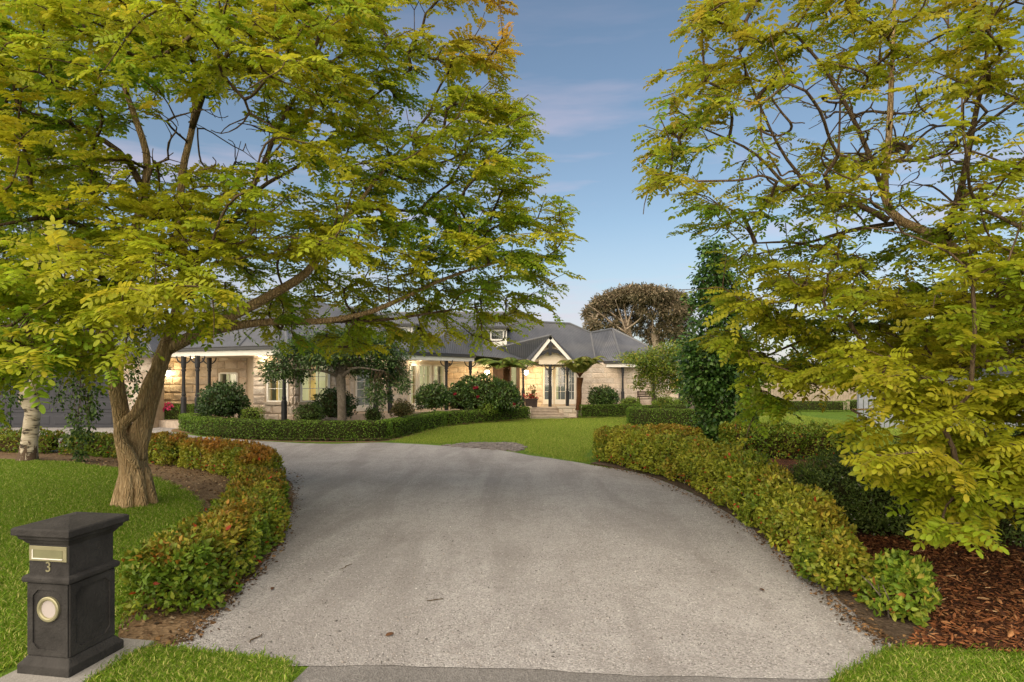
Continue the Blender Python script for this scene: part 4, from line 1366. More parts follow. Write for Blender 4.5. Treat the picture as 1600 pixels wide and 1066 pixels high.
def robinia(name, label, base, trunk_rows, limbs, grid, x0, y0, cell, depth_fn, tint_fn, seed, per_cell, centre, leaf_len=.40, bare=None, bare_n=0, limb_k=.8):
    rng = np.random.default_rng(seed)
    root = thing(name, label, 'tree', base)
    # trunk and main limbs
    nodes, par, rad0 = [], [], []
    tr = MB()
    for rows in trunk_rows:
        p = lerp_path(rows, .07)
        tr.tube([q[:3] for q in p], list(p[:, 3] * (.80 if rows[0][3] > .1 else .95)), 22, True, .10, seed)
    tr.build('trunk', M['bark'], root, smooth=True)
    for rows in limbs:
        p = lerp_path(limb_pts([(a_, b_, c_, r_ * limb_k) for a_, b_, c_, r_ in rows]), .22)
        m = MB()
        m.tube([q[:3] for q in p], list(p[:, 3]), 10, True, .07, seed + len(nodes))
        m.build('limb', M['bark'] if rows[0][3] > .09 else M['bark_dark'], root, smooth=True)
        for i, q in enumerate(p):
            if i > len(p) * .12:
                nodes.append(q[:3]); rad0.append(q[3])
    n_limb = len(nodes)
    # twig ends from the crown's density
    T, dens = [], []
    for iy, row in enumerate(grid):
        for ix, ch in enumerate(row):
            if ch in ' .0': continue
            d = int(ch)
            k = rng.poisson(per_cell * d / 9)
            for _ in range(k):
                px, py = x0 + (ix + rng.uniform(-.12, 1.12)) * cell, y0 + (iy + rng.uniform(-.12, 1.12)) * cell
                Yc, sg = depth_fn(px, py)
                Y = Yc + np.clip(rng.normal(), -1.9, 1.9) * sg
                T.append((*W(px, py, Y), 1))
    for _ in range(bare_n):
        px, py = rng.uniform(bare[0], bare[1]), rng.uniform(bare[2], bare[3])
        Yc, sg = depth_fn(px, py)
        T.append((*W(px, py, Yc + rng.normal() * sg), 0))
    T = np.array(T)
    T = T[T[:, 2] > .55]
    # foliage hangs in shelves, one above another
    lay = T[:, 2] + .35 * np.sin(T[:, 0] * 1.3 + seed) + .3 * np.sin(T[:, 1] * 1.1)
    T[:, 2] += .42 * (np.round(lay / .62) * .62 - lay)
    full0 = np.array([[0 if c_ in ' .0' else int(c_) for c_ in r_.ljust(30)] for r_ in grid])
    tx = np.floor((800 + FPX * T[:, 0] / T[:, 1] - x0) / cell).astype(int); ty = np.floor((HORIZON - FPX * (T[:, 2] - HCAM) / T[:, 1] - y0) / cell).astype(int)
    ok = (tx >= 0) & (tx < 30) & (ty >= 0) & (ty < len(grid))
    T = T[(ok & (full0[np.clip(ty, 0, len(grid) - 1), np.clip(tx, 0, 29)] > 0)) | (T[:, 3] == 0)]
    cap_n = n_limb + len(T) * 12
    A = np.zeros((cap_n, 3)); A[:n_limb] = nodes
    parent = np.full(cap_n, -1)
    cnt = n_limb
    dist = np.array([np.min(np.linalg.norm(A[:n_limb] - t[:3], axis=1)) for t in T])
    order = np.argsort(dist)
    C0 = np.array(centre)
    tips = []
    for ti in order:
        t = T[ti, :3]
        d = A[:cnt] - t
        # prefer joints that lie below and inward of the tip, as twigs grow up and out
        dd = np.linalg.norm(d, axis=1) + .35 * np.maximum(0, d[:, 2]) + .25 * np.maximum(0, np.linalg.norm(A[:cnt, :2] - C0[:2], axis=1) - np.linalg.norm(t[:2] - C0[:2]))
        j = int(np.argmin(dd))
        a = A[j]
        L = np.linalg.norm(t - a)
        k = max(2, min(11, int(L / .22)))
        side = rng.normal(size=3) * .07 * L
        up = np.array([0, 0, .10 * L])
        prev = j
        for i in range(1, k + 1):
            s = i / k
            p = a + (t - a) * s + (side + up) * math.sin(math.pi * s) + rng.normal(size=3) * .018 * (i < k)
            A[cnt] = p; parent[cnt] = prev; prev = cnt; cnt += 1
        tips.append((prev, T[ti, 3]))
    # ease the twigs' angles
    ks = np.arange(n_limb, cnt); istip = np.ones(cnt, bool); istip[parent[ks]] = False
    for _ in range(3):
        s_ = np.zeros((cnt, 3)); c_ = np.zeros(cnt)
        np.add.at(s_, parent[ks], A[ks]); np.add.at(c_, parent[ks], 1)
        mv = ks[~istip[ks]]
        A[mv] = .45 * A[mv] + .25 * A[parent[mv]] + .30 * s_[mv] / c_[mv][:, None]
    load = np.zeros(cnt)
    for tip, _ in tips: load[tip] += 1
    for i in range(cnt - 1, n_limb - 1, -1):
        if parent[i] >= 0: load[parent[i]] += load[i]
    rad = np.clip(.0062 * np.power(np.maximum(load, 1), .43), .005, .034)
    # compound leaves along the outer ends of the twigs
    P, D, TI = [], [], []
    for tip, leafy in tips:
        if not leafy: continue
        chain = [tip]
        while parent[chain[-1]] >= 0 and len(chain) < 4: chain.append(parent[chain[-1]])
        pts = A[chain]
        tdir = unit(pts[0] - pts[-1]) if len(pts) > 1 else rng.normal(size=3)
        out = pts[0] - C0; out[2] *= .15; out = unit(out)
        nleaf = rng.integers(5, 8)
        for i in range(nleaf):
            s = rng.uniform(0, 1) ** 1.4 * (len(pts) - 1)
            q = pts[int(s)] + (pts[min(int(s) + 1, len(pts) - 1)] - pts[int(s)]) * (s - int(s))
            h = rng.normal(size=3); h[2] = h[2] * .22 - .20
            TI.append(tip); P.append(q + rng.normal(size=3) * .02); D.append(tdir * .5 + out * .55 + h * .75)
    P, D = np.array(P), unit(np.array(D))
    # pruned to the crown's own outline
    pc = P + D * leaf_len * .6
    gx = np.floor((800 + FPX * pc[:, 0] / pc[:, 1] - x0) / cell).astype(int); gy = np.floor((HORIZON - FPX * (pc[:, 2] - HCAM) / pc[:, 1] - y0) / cell).astype(int)
    full = np.array([[0 if c_ in ' .0' else int(c_) for c_ in r_.ljust(30)] for r_ in grid] + [[0] * 30])
    inb = (gx >= 0) & (gx < 30) & (gy >= 0) & (gy < len(grid))
    dv = np.where(inb, full[np.clip(gy, 0, len(grid)), np.clip(gx, 0, 29)], 0)
    keep = rng.uniform(size=len(P)) < np.where(dv == 0, .06, np.where(dv < 3, .55, 1))
    P, D, TI = P[keep], D[keep], np.array(TI)[keep]
    D[:, 2] = np.clip(D[:, 2], -.75, .35)
    n = len(P)
    N = rng.normal(size=(n, 3)) * .36 + np.array([0, -.34, 1.0])
    L = leaf_len * rng.uniform(.68, 1.15, n)
    C = tint_fn(P, rng)
    # twigs: four-sided tapering bars
    alive = np.zeros(cnt, bool)
    alive[TI] = True
    alive[[t_ for t_, lf in tips if not lf]] = True
    for i in range(cnt - 1, n_limb - 1, -1):
        if alive[i] and parent[i] >= 0: alive[parent[i]] = True
    ia = np.arange(n_limb, cnt); ia = ia[alive[ia]]; ib = parent[ia]
    a, b = A[ib], A[ia]
    ra = np.where(ib < n_limb, rad[ia] * 1.15, rad[ib]); ra = np.minimum(ra, rad[ia] * 1.5); rb = rad[ia]
    d = unit(b - a); u = unit(np.cross(d, np.array([.3, .5, .81]))); w = np.cross(d, u)
    V = []
    for P_, r_ in ((a, ra), (b, rb)):
        for s1, s2 in ((1, 0), (0, 1), (-1, 0), (0, -1)):
            V.append(P_ + u * (r_ * s1)[:, None] + w * (r_ * s2)[:, None])
    V = np.stack(V, 1).reshape(-1, 3)
    F = np.array([(0, 1, 5, 4), (1, 2, 6, 5), (2, 3, 7, 6), (3, 0, 4, 7)])
    F = (F[None] + (np.arange(len(ia)) * 8)[:, None, None]).reshape(-1, 4)
    np_mesh('twigs', V, F, M['bark_dark'], root, None, True, 'stuff')
    # the largest in view are leaves of their own
    pc = P + D * L[:, None] * .5
    ppx = 800 + FPX * pc[:, 0] / pc[:, 1]; ppy = HORIZON - FPX * (pc[:, 2] - HCAM) / pc[:, 1]
    vis = (ppx > 5) & (ppx < 1595) & (ppy > 5) & (ppy < 1060)
    key = np.where(vis, pc[:, 1], 1e9)
    big = np.argsort(key)[:300]
    mask = np.ones(n, bool); mask[big] = False
    tones = np.array([C[big[i::10]].mean(0) for i in range(10)])
    order_t = big[np.argsort(C[big][:, 1] / (C[big][:, 0] + 1e-3))]
    tones = np.array([C[ch].mean(0) for ch in np.array_split(order_t, 10)])
    var = [leaf_variant(seed * 10 + i, tones[i], 6) for i in range(10)]
    off = world_of(root)
    for b_i, ch in enumerate(np.array_split(order_t, 10)):
        for i in ch:
            o = bpy.data.objects.new('leaf', var[b_i]); COL.objects.link(o); o.parent = root
            x = Vector(D[i]); y = Vector(N[i]).cross(x).normalized(); z = x.cross(y)
            mt = Matrix((x, y, z)).transposed().to_4x4() @ Matrix.Diagonal((L[i], L[i] * (1 if rng.uniform() < .5 else -1), L[i], 1))
            mt.translation = Vector(P[i]) - off
            o.matrix_basis = mt
    P, D, N, L, C = P[mask], D[mask], N[mask], L[mask], C[mask]
    B, DD, NN, LL, ID = leaflet_frames(P, D, N, L, 6, rng)
    cc = C[ID] * rng.uniform(.84, 1.14, (len(ID), 1))
    ID_x = lambda q: 800 + FPX * q[:, 0] / q[:, 1]
    ID_y = lambda q: HORIZON - FPX * (q[:, 2] - HCAM) / q[:, 1]
    near = B[:, 1] < 6.6
    cr = leaf_cloud('crown', B[near], DD[near], NN[near], LL[near], .52, cc[near], OVAL, M['leaf'], root)
    off_view = (ID_y(B) < -40) | (ID_x(B) < -60) | (ID_x(B) > 1660)
    far = ~near & ~off_view
    f1 = far & (B[:, 1] < 8.6); f2 = far & ~f1
    leaf_cloud('outer_crown', B[f1], DD[f1], NN[f1], LL[f1], .56, cc[f1], HEXA, M['leaf'], root)
    leaf_cloud('far_crown', B[f2], DD[f2], NN[f2], LL[f2] * 1.04, .66, cc[f2], DIAM, M['leaf'], root)
    rest = ~near & off_view & (np.arange(len(B)) % 4 == 0)
    leaf_cloud('upper_crown', B[rest], DD[rest], NN[rest], LL[rest] * 1.9, .62, cc[rest], DIAM, M['leaf'], root)
    print(name, 'leaves', n, 'leaflets', len(B), 'twigs', len(ia))
    return root

YG_ = np.array([.36, .39, .020]); YEL = np.array([.52, .475, .026]); GRN = np.array([.18, .325, .022]); ORA = np.array([.47, .26, .035])
def tint(P, rng, orange_fn, gold=0.0):
    n = len(P)
    a = lumpy(P, 1.1, 3) * .5 + .5 + gold + rng.normal(size=n) * .16
    a = np.clip(a, 0, 1)[:, None]
    C = GRN * (1 - a) + YG_ * a
    b = np.clip(lumpy(P, 1.7, 8) * .6 + rng.normal(size=n) * .18 + .05 + gold, 0, 1)[:, None]
    C = C * (1 - b * .75) + YEL * b * .75
    o = np.clip(orange_fn(P) + rng.normal(size=n) * .18, 0, 1)[:, None]
    C = C * (1 - o) + ORA * o
    return C * rng.uniform(1.08, 1.32, (n, 1))

def scr(P):
    return 800 + FPX * P[:, 0] / P[:, 1], HORIZON - FPX * (P[:, 2] - HCAM) / P[:, 1]

# --- the one on the left lawn
GL = [  # 50 px cells from x = -250, y = -150
    '55555555555555554432000',
    '66666666666666666665400',
    '77777777777777777766420',
    '77777999999999997115300',
    '77777999999999999667700',
    '77777999996558998888820',
    '77777999530006887778860',
    '77777888400002777778860',
    '77777888877233467777750',
    '77777999999999888888884',
    '77777999999999999999996',
    '77777999999999999999985',
    '77777999999999658887641',
    '66666777332223677753110',
    '55555554200000000000000',
    '44444010000000000000000',
]
def depth_l(px, py):
    # the crown is a wide dome: near limbs hang low on the left, the long right limb goes out level
    if px < 340 and py > 300:
        k = min(1, (py - 300) / 150)
        return 9.4 - 1.9 * k * (1 if px < 250 else .6), 1.0
    if px > 300 and py > 415: return 12.0, .8
    if px > 560: return 10.9, 1.0
    if py < 120: return 9.3, 1.5
    return 9.9, 1.45
def orange_l(P):
    x, y = scr(P)
    return np.clip((x - 640) / 160, 0, 1) * np.clip((170 - y) / 150, 0, .75) + np.clip((140 - y) / 1200, 0, .10)
tb = G(211, 790)
def V4(px, py, Y, r): return (*W(px, py, Y), r)
trunk_l = [
    [(tb.x, tb.y, -.06, .36), V4(211, 785, tb.y, .32), V4(210, 765, tb.y, .285), V4(208, 735, tb.y, .27), V4(207, 705, tb.y, .27), V4(206, 676, tb.y, .27)],
    [V4(204, 725, tb.y, .19), V4(196, 690, tb.y, .185), V4(190, 655, tb.y - .02, .165), V4(184, 615, tb.y - .05, .15), V4(179, 580, tb.y - .1, .145), V4(166, 540, tb.y - .15, .14), V4(160, 500, tb.y - .2, .13)],
    [V4(211, 715, tb.y, .22), V4(220, 675, tb.y, .20), V4(232, 635, tb.y + .03, .165), V4(243, 600, tb.y + .05, .15), V4(252, 565, tb.y + .08, .155), V4(262, 535, tb.y + .1, .15), V4(268, 515, tb.y + .1, .13)],
    [V4(216, 732, tb.y - .22, .05), V4(204, 710, tb.y - .30, .085), V4(191, 692, tb.y - .32, .095), V4(186, 675, tb.y - .32, .093), V4(194, 660, tb.y - .33, .085), V4(210, 647, tb.y - .33, .083), V4(222, 627, tb.y - .30, .085), V4(230, 604, tb.y - .24, .088), V4(242, 580, tb.y - .12, .088), V4(254, 556, tb.y - .05, .085), V4(262, 535, tb.y, .08)],
]
for kx, ky, rr in ((-.24, -.12, .10), (.20, -.14, .11), (.02, -.24, .10), (.28, .05, .1), (-.2, .2, .1)):   # root flare
    trunk_l.append([(tb.x + kx * 1.15, tb.y + ky * 1.15, -.10, rr * .8), (tb.x + kx * .95, tb.y + ky * .95, .05, rr), (tb.x + kx * .75, tb.y + ky * .75, .3, rr * .95), (tb.x + kx * .55, tb.y + ky * .55, .65, rr * .7)])
limbs_l = [
    [(262, 545, 10.4, .14), (300, 526, 10.4, .125), (350, 500, 10.4, .115), (420, 463, 10.3, .10), (480, 425, 10.3, .085), (515, 375, 10.4, .065), (555, 325, 10.5, .05), (600, 265, 10.6, .035), (650, 205, 10.7, .022)],
    [(268, 540, 10.4, .12), (330, 518, 10.6, .095), (410, 504, 10.8, .085), (500, 502, 11, .07), (570, 490, 11.1, .06), (625, 468, 11.2, .052), (680, 442, 11.2, .042), (740, 420, 11.3, .03), (800, 405, 11.4, .018)],
    [(164, 530, 10.1, .12), (176, 470, 10.0, .11), (200, 400, 9.9, .10), (222, 320, 9.9, .085), (230, 250, 9.9, .07), (213, 190, 9.8, .06), (190, 125, 9.7, .045), (170, 50, 9.6, .03), (150, -60, 9.5, .02)],
    [(162, 520, 10.1, .10), (120, 460, 10, .08), (70, 425, 9.9, .065), (10, 430, 9.8, .05), (-60, 425, 9.7, .035), (-150, 410, 9.6, .02)],
    [(264, 530, 10.4, .12), (280, 470, 10.3, .105), (288, 410, 10.2, .095), (282, 350, 10.2, .08), (285, 270, 10.2, .072), (300, 200, 10.1, .06), (305, 140, 10, .05), (300, 60, 9.9, .035), (290, -60, 9.8, .02)],
    [(288, 415, 10.2, .09), (325, 385, 10.2, .075), (375, 330, 10.2, .06), (410, 260, 10.2, .05), (440, 190, 10.1, .04), (480, 120, 10.1, .03), (520, 30, 10, .018)],
    [(284, 420, 10.2, .08), (330, 395, 10.5, .06), (400, 300, 10.9, .045), (480, 250, 11, .035), (560, 170, 11, .025), (640, 110, 11, .018)],
    [(226, 300, 9.9, .07), (190, 240, 9.7, .055), (120, 200, 9.5, .045), (50, 190, 9.4, .035), (-60, 170, 9.3, .02)],
    [(176, 470, 10.0, .08), (165, 440, 9.3, .065), (140, 430, 8.6, .05), (110, 450, 7.9, .04), (75, 480, 7.4, .028), (40, 500, 7.1, .016)],
    [(180, 450, 10.0, .08), (215, 400, 9.3, .06), (250, 390, 8.6, .045), (280, 420, 8.1, .035), (300, 480, 7.8, .02)],
    [(200, 400, 9.9, .07), (140, 360, 9.2, .05), (80, 340, 8.6, .04), (10, 350, 8.1, .026), (-60, 360, 7.8, .016)],
    [(300, 200, 10.1, .06), (330, 120, 9.4, .045), (380, 60, 8.8, .03), (430, 20, 8.3, .018)],
    [(222, 320, 9.9, .06), (170, 290, 10.6, .05), (110, 250, 11.2, .035), (40, 250, 11.6, .02)],
    [(500, 502, 11, .05), (600, 500, 11.4, .035), (700, 485, 11.7, .022), (760, 478, 11.8, .012)],
    [(555, 325, 10.5, .04), (640, 330, 10.9, .03), (740, 345, 11.2, .022), (840, 350, 11.4, .012)],
]
robinia('robinia_tree', 'golden robinia with forked twisted trunk standing in the lawn behind the letterbox', (tb.x, tb.y, 0), trunk_l, limbs_l, GL, -250, -150, 50,
        depth_l, lambda P, r: tint(P, r, orange_l), 21, 14.5, (-5.6, 10.2, 3.2), leaf_len=.345, bare=(220, 430, 120, 300), bare_n=130)

# --- the one past the right hedge, its trunk outside the picture
GR = [  # 50 px cells from x = 1000, y = -150
    '   22222222222222222  ',
    '  22333333333333333  ',
    '  23333333333333333  ',
    ' 34454333333333444444 ',
    ' 44444443433433444444 ',
    '24432233334433433444  ',
    '25432221112222333444  ',
    '33211212111223344444  ',
    '33112344312334444544  ',
    '24433332124444555544  ',
    '01222233344555556544  ',
    '  1566666666666666544 ',
    '02579999988777777755  ',
    '00379999999887777755  ',
    '  0799999988877777766 ',
    '  05610478787777777   ',
    '   1001466532466666    ',
    '      03565323566      ',
    '       036532355        ',
    '        0430.144        ',
]
def depth_r(px, py):
    if py > 560:
        if px > 1310: return 6.4 - .5 * min(1, (py - 560) / 200), .55
        return 8.6, .7
    if px < 1250 and py > 380: return 9.0, .9
    if px > 1500: return 7.4, 1.2
    return 8.3, 1.1
def orange_r(P):
    x, y = scr(P)
    return np.clip((1180 - x) / 900, 0, .15) + np.clip((260 - y) / 1500, 0, .10) + .03
rb = Vector((8.9, 8.2, 0))
trunk_r = [[(rb.x, rb.y, -.06, .36), (rb.x, rb.y, .3, .29), (rb.x - .05, rb.y, 1.0, .26), (rb.x - .15, rb.y, 1.8, .25), (rb.x - .3, rb.y, 2.4, .22), (rb.x - .5, rb.y + .05, 2.9, .17)]]
limbs_r = [
    [(1795, 520, 8.25, .17), (1680, 505, 8.3, .14), (1600, 478, 8.3, .125), (1540, 428, 8.3, .105), (1470, 375, 8.3, .09), (1400, 340, 8.3, .08), (1382, 300, 8.3, .072), (1388, 230, 8.3, .06), (1392, 150, 8.3, .05), (1395, 70, 8.2, .035), (1400, -60, 8.1, .02)],
    [(1790, 560, 8.2, .15), (1690, 545, 8.2, .12), (1590, 530, 8.2, .10), (1540, 505, 8.3, .09), (1480, 490, 8.4, .078), (1400, 475, 8.6, .06), (1320, 450, 8.8, .045), (1230, 470, 9, .03), (1150, 480, 9.1, .018)],
    [(1570, 520, 8.2, .075), (1500, 507, 8.5, .065), (1420, 515, 8.8, .05), (1330, 512, 9, .04), (1260, 530, 9.1, .03), (1190, 560, 9.2, .018)],
    [(1388, 345, 8.3, .065), (1340, 320, 8.4, .05), (1290, 320, 8.5, .042), (1230, 290, 8.6, .034), (1180, 240, 8.7, .026), (1120, 210, 8.8, .018), (1070, 190, 8.8, .012)],
    [(1384, 310, 8.3, .05), (1340, 200, 8.2, .04), (1290, 110, 8.1, .03), (1240, 50, 8, .02)],
    [(1300, 325, 8.5, .035), (1230, 250, 8.5, .028), (1185, 160, 8.4, .022), (1155, 80, 8.3, .014)],
    [(1470, 375, 8.3, .07), (1500, 300, 8, .055), (1520, 200, 7.7, .045), (1540, 100, 7.4, .032), (1550, 0, 7.2, .02)],
    [(1780, 600, 8.0, .11), (1680, 640, 7.2, .075), (1600, 655, 6.8, .058), (1540, 652, 6.6, .05), (1460, 642, 6.5, .036), (1390, 640, 6.5, .022), (1330, 640, 6.5, .012)],
    [(1680, 640, 7.2, .06), (1600, 680, 6.4, .04), (1520, 710, 6.0, .028), (1450, 740, 5.85, .02), (1430, 780, 5.8, .012)],
    [(1690, 545, 8.2, .09), (1620, 560, 7.2, .06), (1540, 570, 6.6, .045), (1450, 590, 6.4, .03), (1370, 610, 6.4, .018)],
    [(1400, 475, 8.6, .05), (1330, 410, 8.7, .04), (1250, 380, 8.8, .028), (1180, 380, 8.9, .016)],
    [(1600, 478, 8.3, .09), (1620, 380, 8.0, .07), (1650, 250, 7.7, .05), (1660, 100, 7.5, .03), (1670, -60, 7.3, .02)],
    [(1790, 520, 8.2, .12), (1850, 400, 8.2, .08), (1900, 250, 8.2, .05), (1930, 60, 8.2, .025)],
    [(1395, 350, 8.4, .05), (1330, 360, 9, .04), (1260, 380, 9.4, .028), (1170, 400, 9.6, .016)],
    [(1560, 660, 6.7, .04), (1590, 740, 6.2, .03), (1600, 800, 6.0, .015)],
]
robinia('robinia_tree', 'golden robinia leaning in over the right hedge, its trunk hidden beyond the photo edge', (rb.x, rb.y, 0), trunk_r, limbs_r, GR, 1000, -150, 50,
        depth_r, lambda P, r: tint(P, r, orange_r, .06) * .84, 33, 17, (8.4, 8.2, 2.8), leaf_len=.31, bare=(1180, 1540, 90, 350), bare_n=380, limb_k=.72)

# ------------------------------------------------------------------ hedges and shrubs
def hedge(name, label, path, width, height, leaf, per_m2, pal_fn, seed, mat='hedge_leaf', tmpl=HEXA, rough=.07, sq=3.0, core='core', jitter=.07, wr=.5,
          group=None, out_bias=.9, core_k=.74, cat='hedge', stems=0, z0=.02, ends=(True, True), singles=0):
    rng = np.random.default_rng(seed)
    P = np.array(smooth_path([(p[0], p[1], *(p[2:] if len(p) > 2 else (width, height))) for p in path], 8)) if len(path) > 1 else None
    seg = np.linalg.norm(np.diff(P[:, :2], axis=0), axis=1)
    d = np.r_[0, np.cumsum(seg)]; Ltot = d[-1]
    tng = np.gradient(P[:, :2], d, axis=0); tng = unit(tng)
    mid = P[len(P) // 2, :2]
    root = thing(name, label, cat, (mid[0], mid[1], 0), group)
    girth = width + 2 * height
    n_side = int(Ltot * girth * per_m2)
    if rough >= .1: core_k = .60
    # body: a rounded box profile swept along the path
    s = rng.uniform(0, Ltot, n_side)
    t = rng.uniform(0, girth, n_side)
    cx = np.stack([np.interp(s, d, P[:, k]) for k in range(4)], 1)
    tg = unit(np.stack([np.interp(s, d, tng[:, k]) for k in range(2)], 1))
    nr = np.stack([tg[:, 1], -tg[:, 0]], 1)
    hw, hh = cx[:, 2] / 2, cx[:, 3]
    # profile point a in -1..1 across, b in 0..1 up
    a = np.where(t < height, -1, np.where(t < height + width, -1 + 2 * (t - height) / width, 1.0))
    b = np.where(t < height, t / height, np.where(t < height + width, 1.0, 1 - (t - height - width) / height))
    na = np.where(np.abs(a) == 1, a, 0.0); nb = (b == 1.0) * 1.0
    # round the upper corners
    k = (np.abs(a) ** sq + np.clip(b, 0, 1) ** sq) ** (1 / sq)
    k = np.maximum(k, 1)
    a2, b2 = a / k, b / k
    a2 *= 1 - .10 * (1 - b2) ** 2
    pos = np.stack([cx[:, 0] + nr[:, 0] * a2 * hw, cx[:, 1] + nr[:, 1] * a2 * hw, z0 + b2 * hh], 1)
    nrm = unit(np.stack([nr[:, 0] * a2, nr[:, 1] * a2, b2 ** 3], 1))
    along = np.stack([tg[:, 0], tg[:, 1], np.zeros(n_side)], 1)
    PS, NS, HB = [pos], [nrm], [b2]
    for e, use in zip((0, -1), ends):
        if not use: continue
        w_, h_ = P[e, 2], P[e, 3]
        ne = int((math.pi * w_ / 2 * h_ + .4 * w_ * w_) * per_m2)
        ph = rng.uniform(-math.pi / 2, math.pi / 2, ne)
        rr = np.ones(ne); zb = rng.uniform(0, 1, ne)
        top = rng.uniform(size=ne) < .28
        rr = np.where(top, np.sqrt(rng.uniform(size=ne)), 1); zb = np.where(top, 1, zb)
        kk = np.maximum((rr ** sq + zb ** sq) ** (1 / sq), 1); rr, zb = rr / kk, zb / kk
        tt = tng[e] * (-1 if e == 0 else 1); nn = np.array([tt[1], -tt[0]])
        q = np.stack([P[e, 0] + rr * (w_ / 2) * (tt[0] * np.cos(ph) * .8 + nn[0] * np.sin(ph)), P[e, 1] + rr * (w_ / 2) * (tt[1] * np.cos(ph) * .8 + nn[1] * np.sin(ph)), z0 + zb * h_], 1)
        PS.append(q); NS.append(unit(np.stack([rr * (tt[0] * np.cos(ph) + nn[0] * np.sin(ph)), rr * (tt[1] * np.cos(ph) + nn[1] * np.sin(ph)), zb ** 3], 1))); HB.append(zb)
    pos, nrm, hb = np.vstack(PS), np.vstack(NS), np.concatenate(HB)
    foliage(root, pos, nrm, hb, leaf, wr, pal_fn, rng, rough, jitter, out_bias, mat, tmpl, seed, singles=singles)
    # dense twiggy middle
    m = MB()
    rings = []
    idx = list(range(0, len(P), 2)) + ([len(P) - 1] if (len(P) - 1) % 2 else [])
    for e_i, i in enumerate(idx):
        w_, h_ = P[i, 2] * core_k / 2, P[i, 3] * (core_k + .1)
        if e_i in (0, len(idx) - 1): w_ *= .8; h_ *= .92
        n_ = np.array([tng[i][1], -tng[i][0]])
        ring = []
        for ca, cb in ((-.9, .12), (-1, .55), (-.85, .9), (-.4, 1), (.4, 1), (.85, .9), (1, .55), (.9, .12)):
            ring.append((P[i, 0] + n_[0] * ca * w_, P[i, 1] + n_[1] * ca * w_, z0 + cb * h_))
        rings.append(ring)
    m.loft(rings)
    m.build('twiggy_core', M[core], root)
    if stems:
        m = MB()
        for _ in range(stems):
            s_ = rng.uniform(0, Ltot)
            c = [np.interp(s_, d, P[:, k]) for k in range(4)]
            n_ = np.array([np.interp(s_, d, tng[:, 1]), -np.interp(s_, d, tng[:, 0])])
            u = rng.uniform(-.36, .36) * c[2]
            bx, by = c[0] + n_[0] * u, c[1] + n_[1] * u
            v = u + np.sign(u) * rng.uniform(.02, .12)
            m.tube([(bx, by, 0), (bx + rng.normal() * .03, by + rng.normal() * .03, c[3] * .25), (c[0] + n_[0] * v + rng.normal() * .06, c[1] + n_[1] * v + rng.normal() * .06, c[3] * .65)], [.011, .008, .004], 4)
        m.build('stems', M['bark_grey'], root, kind='stuff')
    return root

def foliage(root, pos, nrm, hb, leaf, wr, pal_fn, rng, rough, jitter, out_bias, mat, tmpl, seed, name='foliage', singles=0):
    n = len(pos)
    disp = rough * (lumpy(pos, 5.5, seed) * .6 + lumpy(pos, 13, seed + 1) * .5)
    pos = pos + nrm * (disp - np.abs(rng.normal(size=n)) * jitter)[:, None]
    keep = pos[:, 2] > .015
    pos, nrm, hb, disp = pos[keep], nrm[keep], hb[keep], disp[keep]
    n = len(pos)
    D = unit(nrm * out_bias + rng.normal(size=(n, 3)) * .75 + np.array([0, 0, .15]))
    N = unit(nrm * .8 + np.array([0, 0, .6]) + rng.normal(size=(n, 3)) * .6)
    L = leaf * rng.uniform(.6, 1.2, n)
    C = pal_fn(pos, hb, rng)
    pos = pos - D * (L * .5)[:, None]
    if singles:      # the largest in view are leaves of their own
        key = pos[:, 1] + np.where(nrm[:, 1] > .2, 50, 0) + np.where(disp < np.median(disp), 1.5, 0)
        near = np.argsort(key)[:singles]
        near = near[np.argsort(C[near][:, 0] / (C[near][:, 1] + 1e-3))]
        off = world_of(root)
        T, Fc = tmpl
        for ch in np.array_split(near, 12):
            c_ = C[ch].mean(0)
            T_ = np.array(T, float) * (1, wr, 1)
            pr = np_mesh('leaf', T_, Fc, M[mat], None, np.tile(np.clip(c_, .004, .95), (len(T_), 1)))
            me = pr.data; bpy.data.objects.remove(pr)
            for i in ch:
                o = bpy.data.objects.new('leaf', me); COL.objects.link(o); o.parent = root
                x = Vector(D[i]); y = Vector(N[i]).cross(x).normalized(); z = x.cross(y)
                mt = Matrix((x, y, z)).transposed().to_4x4() @ Matrix.Diagonal((L[i], L[i], L[i], 1))
                mt.translation = Vector(pos[i]) - off
                o.matrix_basis = mt
        k_ = np.ones(n, bool); k_[near] = False
        pos, D, N, L, C = pos[k_], D[k_], N[k_], L[k_], C[k_]
    return leaf_cloud(name, pos, D, N, L, wr, np.clip(C, .004, .95), tmpl, M[mat], root)

def pal(cols, weights=None, val=.2):
    cols = np.array(cols); w = np.array(weights) if weights is not None else np.ones(len(cols)); w = w / w.sum()
    def f(pos, hb, rng):
        k = rng.choice(len(cols), len(pos), p=w)
        return cols[k] * rng.uniform(1 - val, 1 + val, (len(pos), 1))
    return f

def pal_nandina(gold, top_orange, patch=.5):
    G1, G2, YG, OR, RD = map(np.array, ((.08, .15, .012), (.145, .24, .018), (.35, .36, .034), (.39, .17, .028), (.40, .06, .02)))
    def f(pos, hb, rng):
        n = len(pos)
        u = rng.uniform(size=(n, 1)); C = G1 + (G2 - G1) * u
        a = np.clip(gold + .32 * lumpy(pos, 2.3, 5) + .25 * lumpy(pos, 7, 15) + rng.normal(size=n) * .22, 0, 1)[:, None]
        C = C * (1 - a) + YG * a
        o = np.clip(top_orange * np.clip((hb - .55) * 2.2, 0, 1) + .45 * patch * lumpy(pos, 3.1, 77) + rng.normal(size=n) * .18 - .12, 0, .9)[:, None]
        C = C * (1 - o) + (OR * (.75 + .5 * rng.uniform(size=(n, 1)))) * o
        r = (rng.uniform(size=n) < .012 + .03 * (hb < .3))
        C[r] = RD
        return C * rng.uniform(.75, 1.25, (n, 1))
    return f

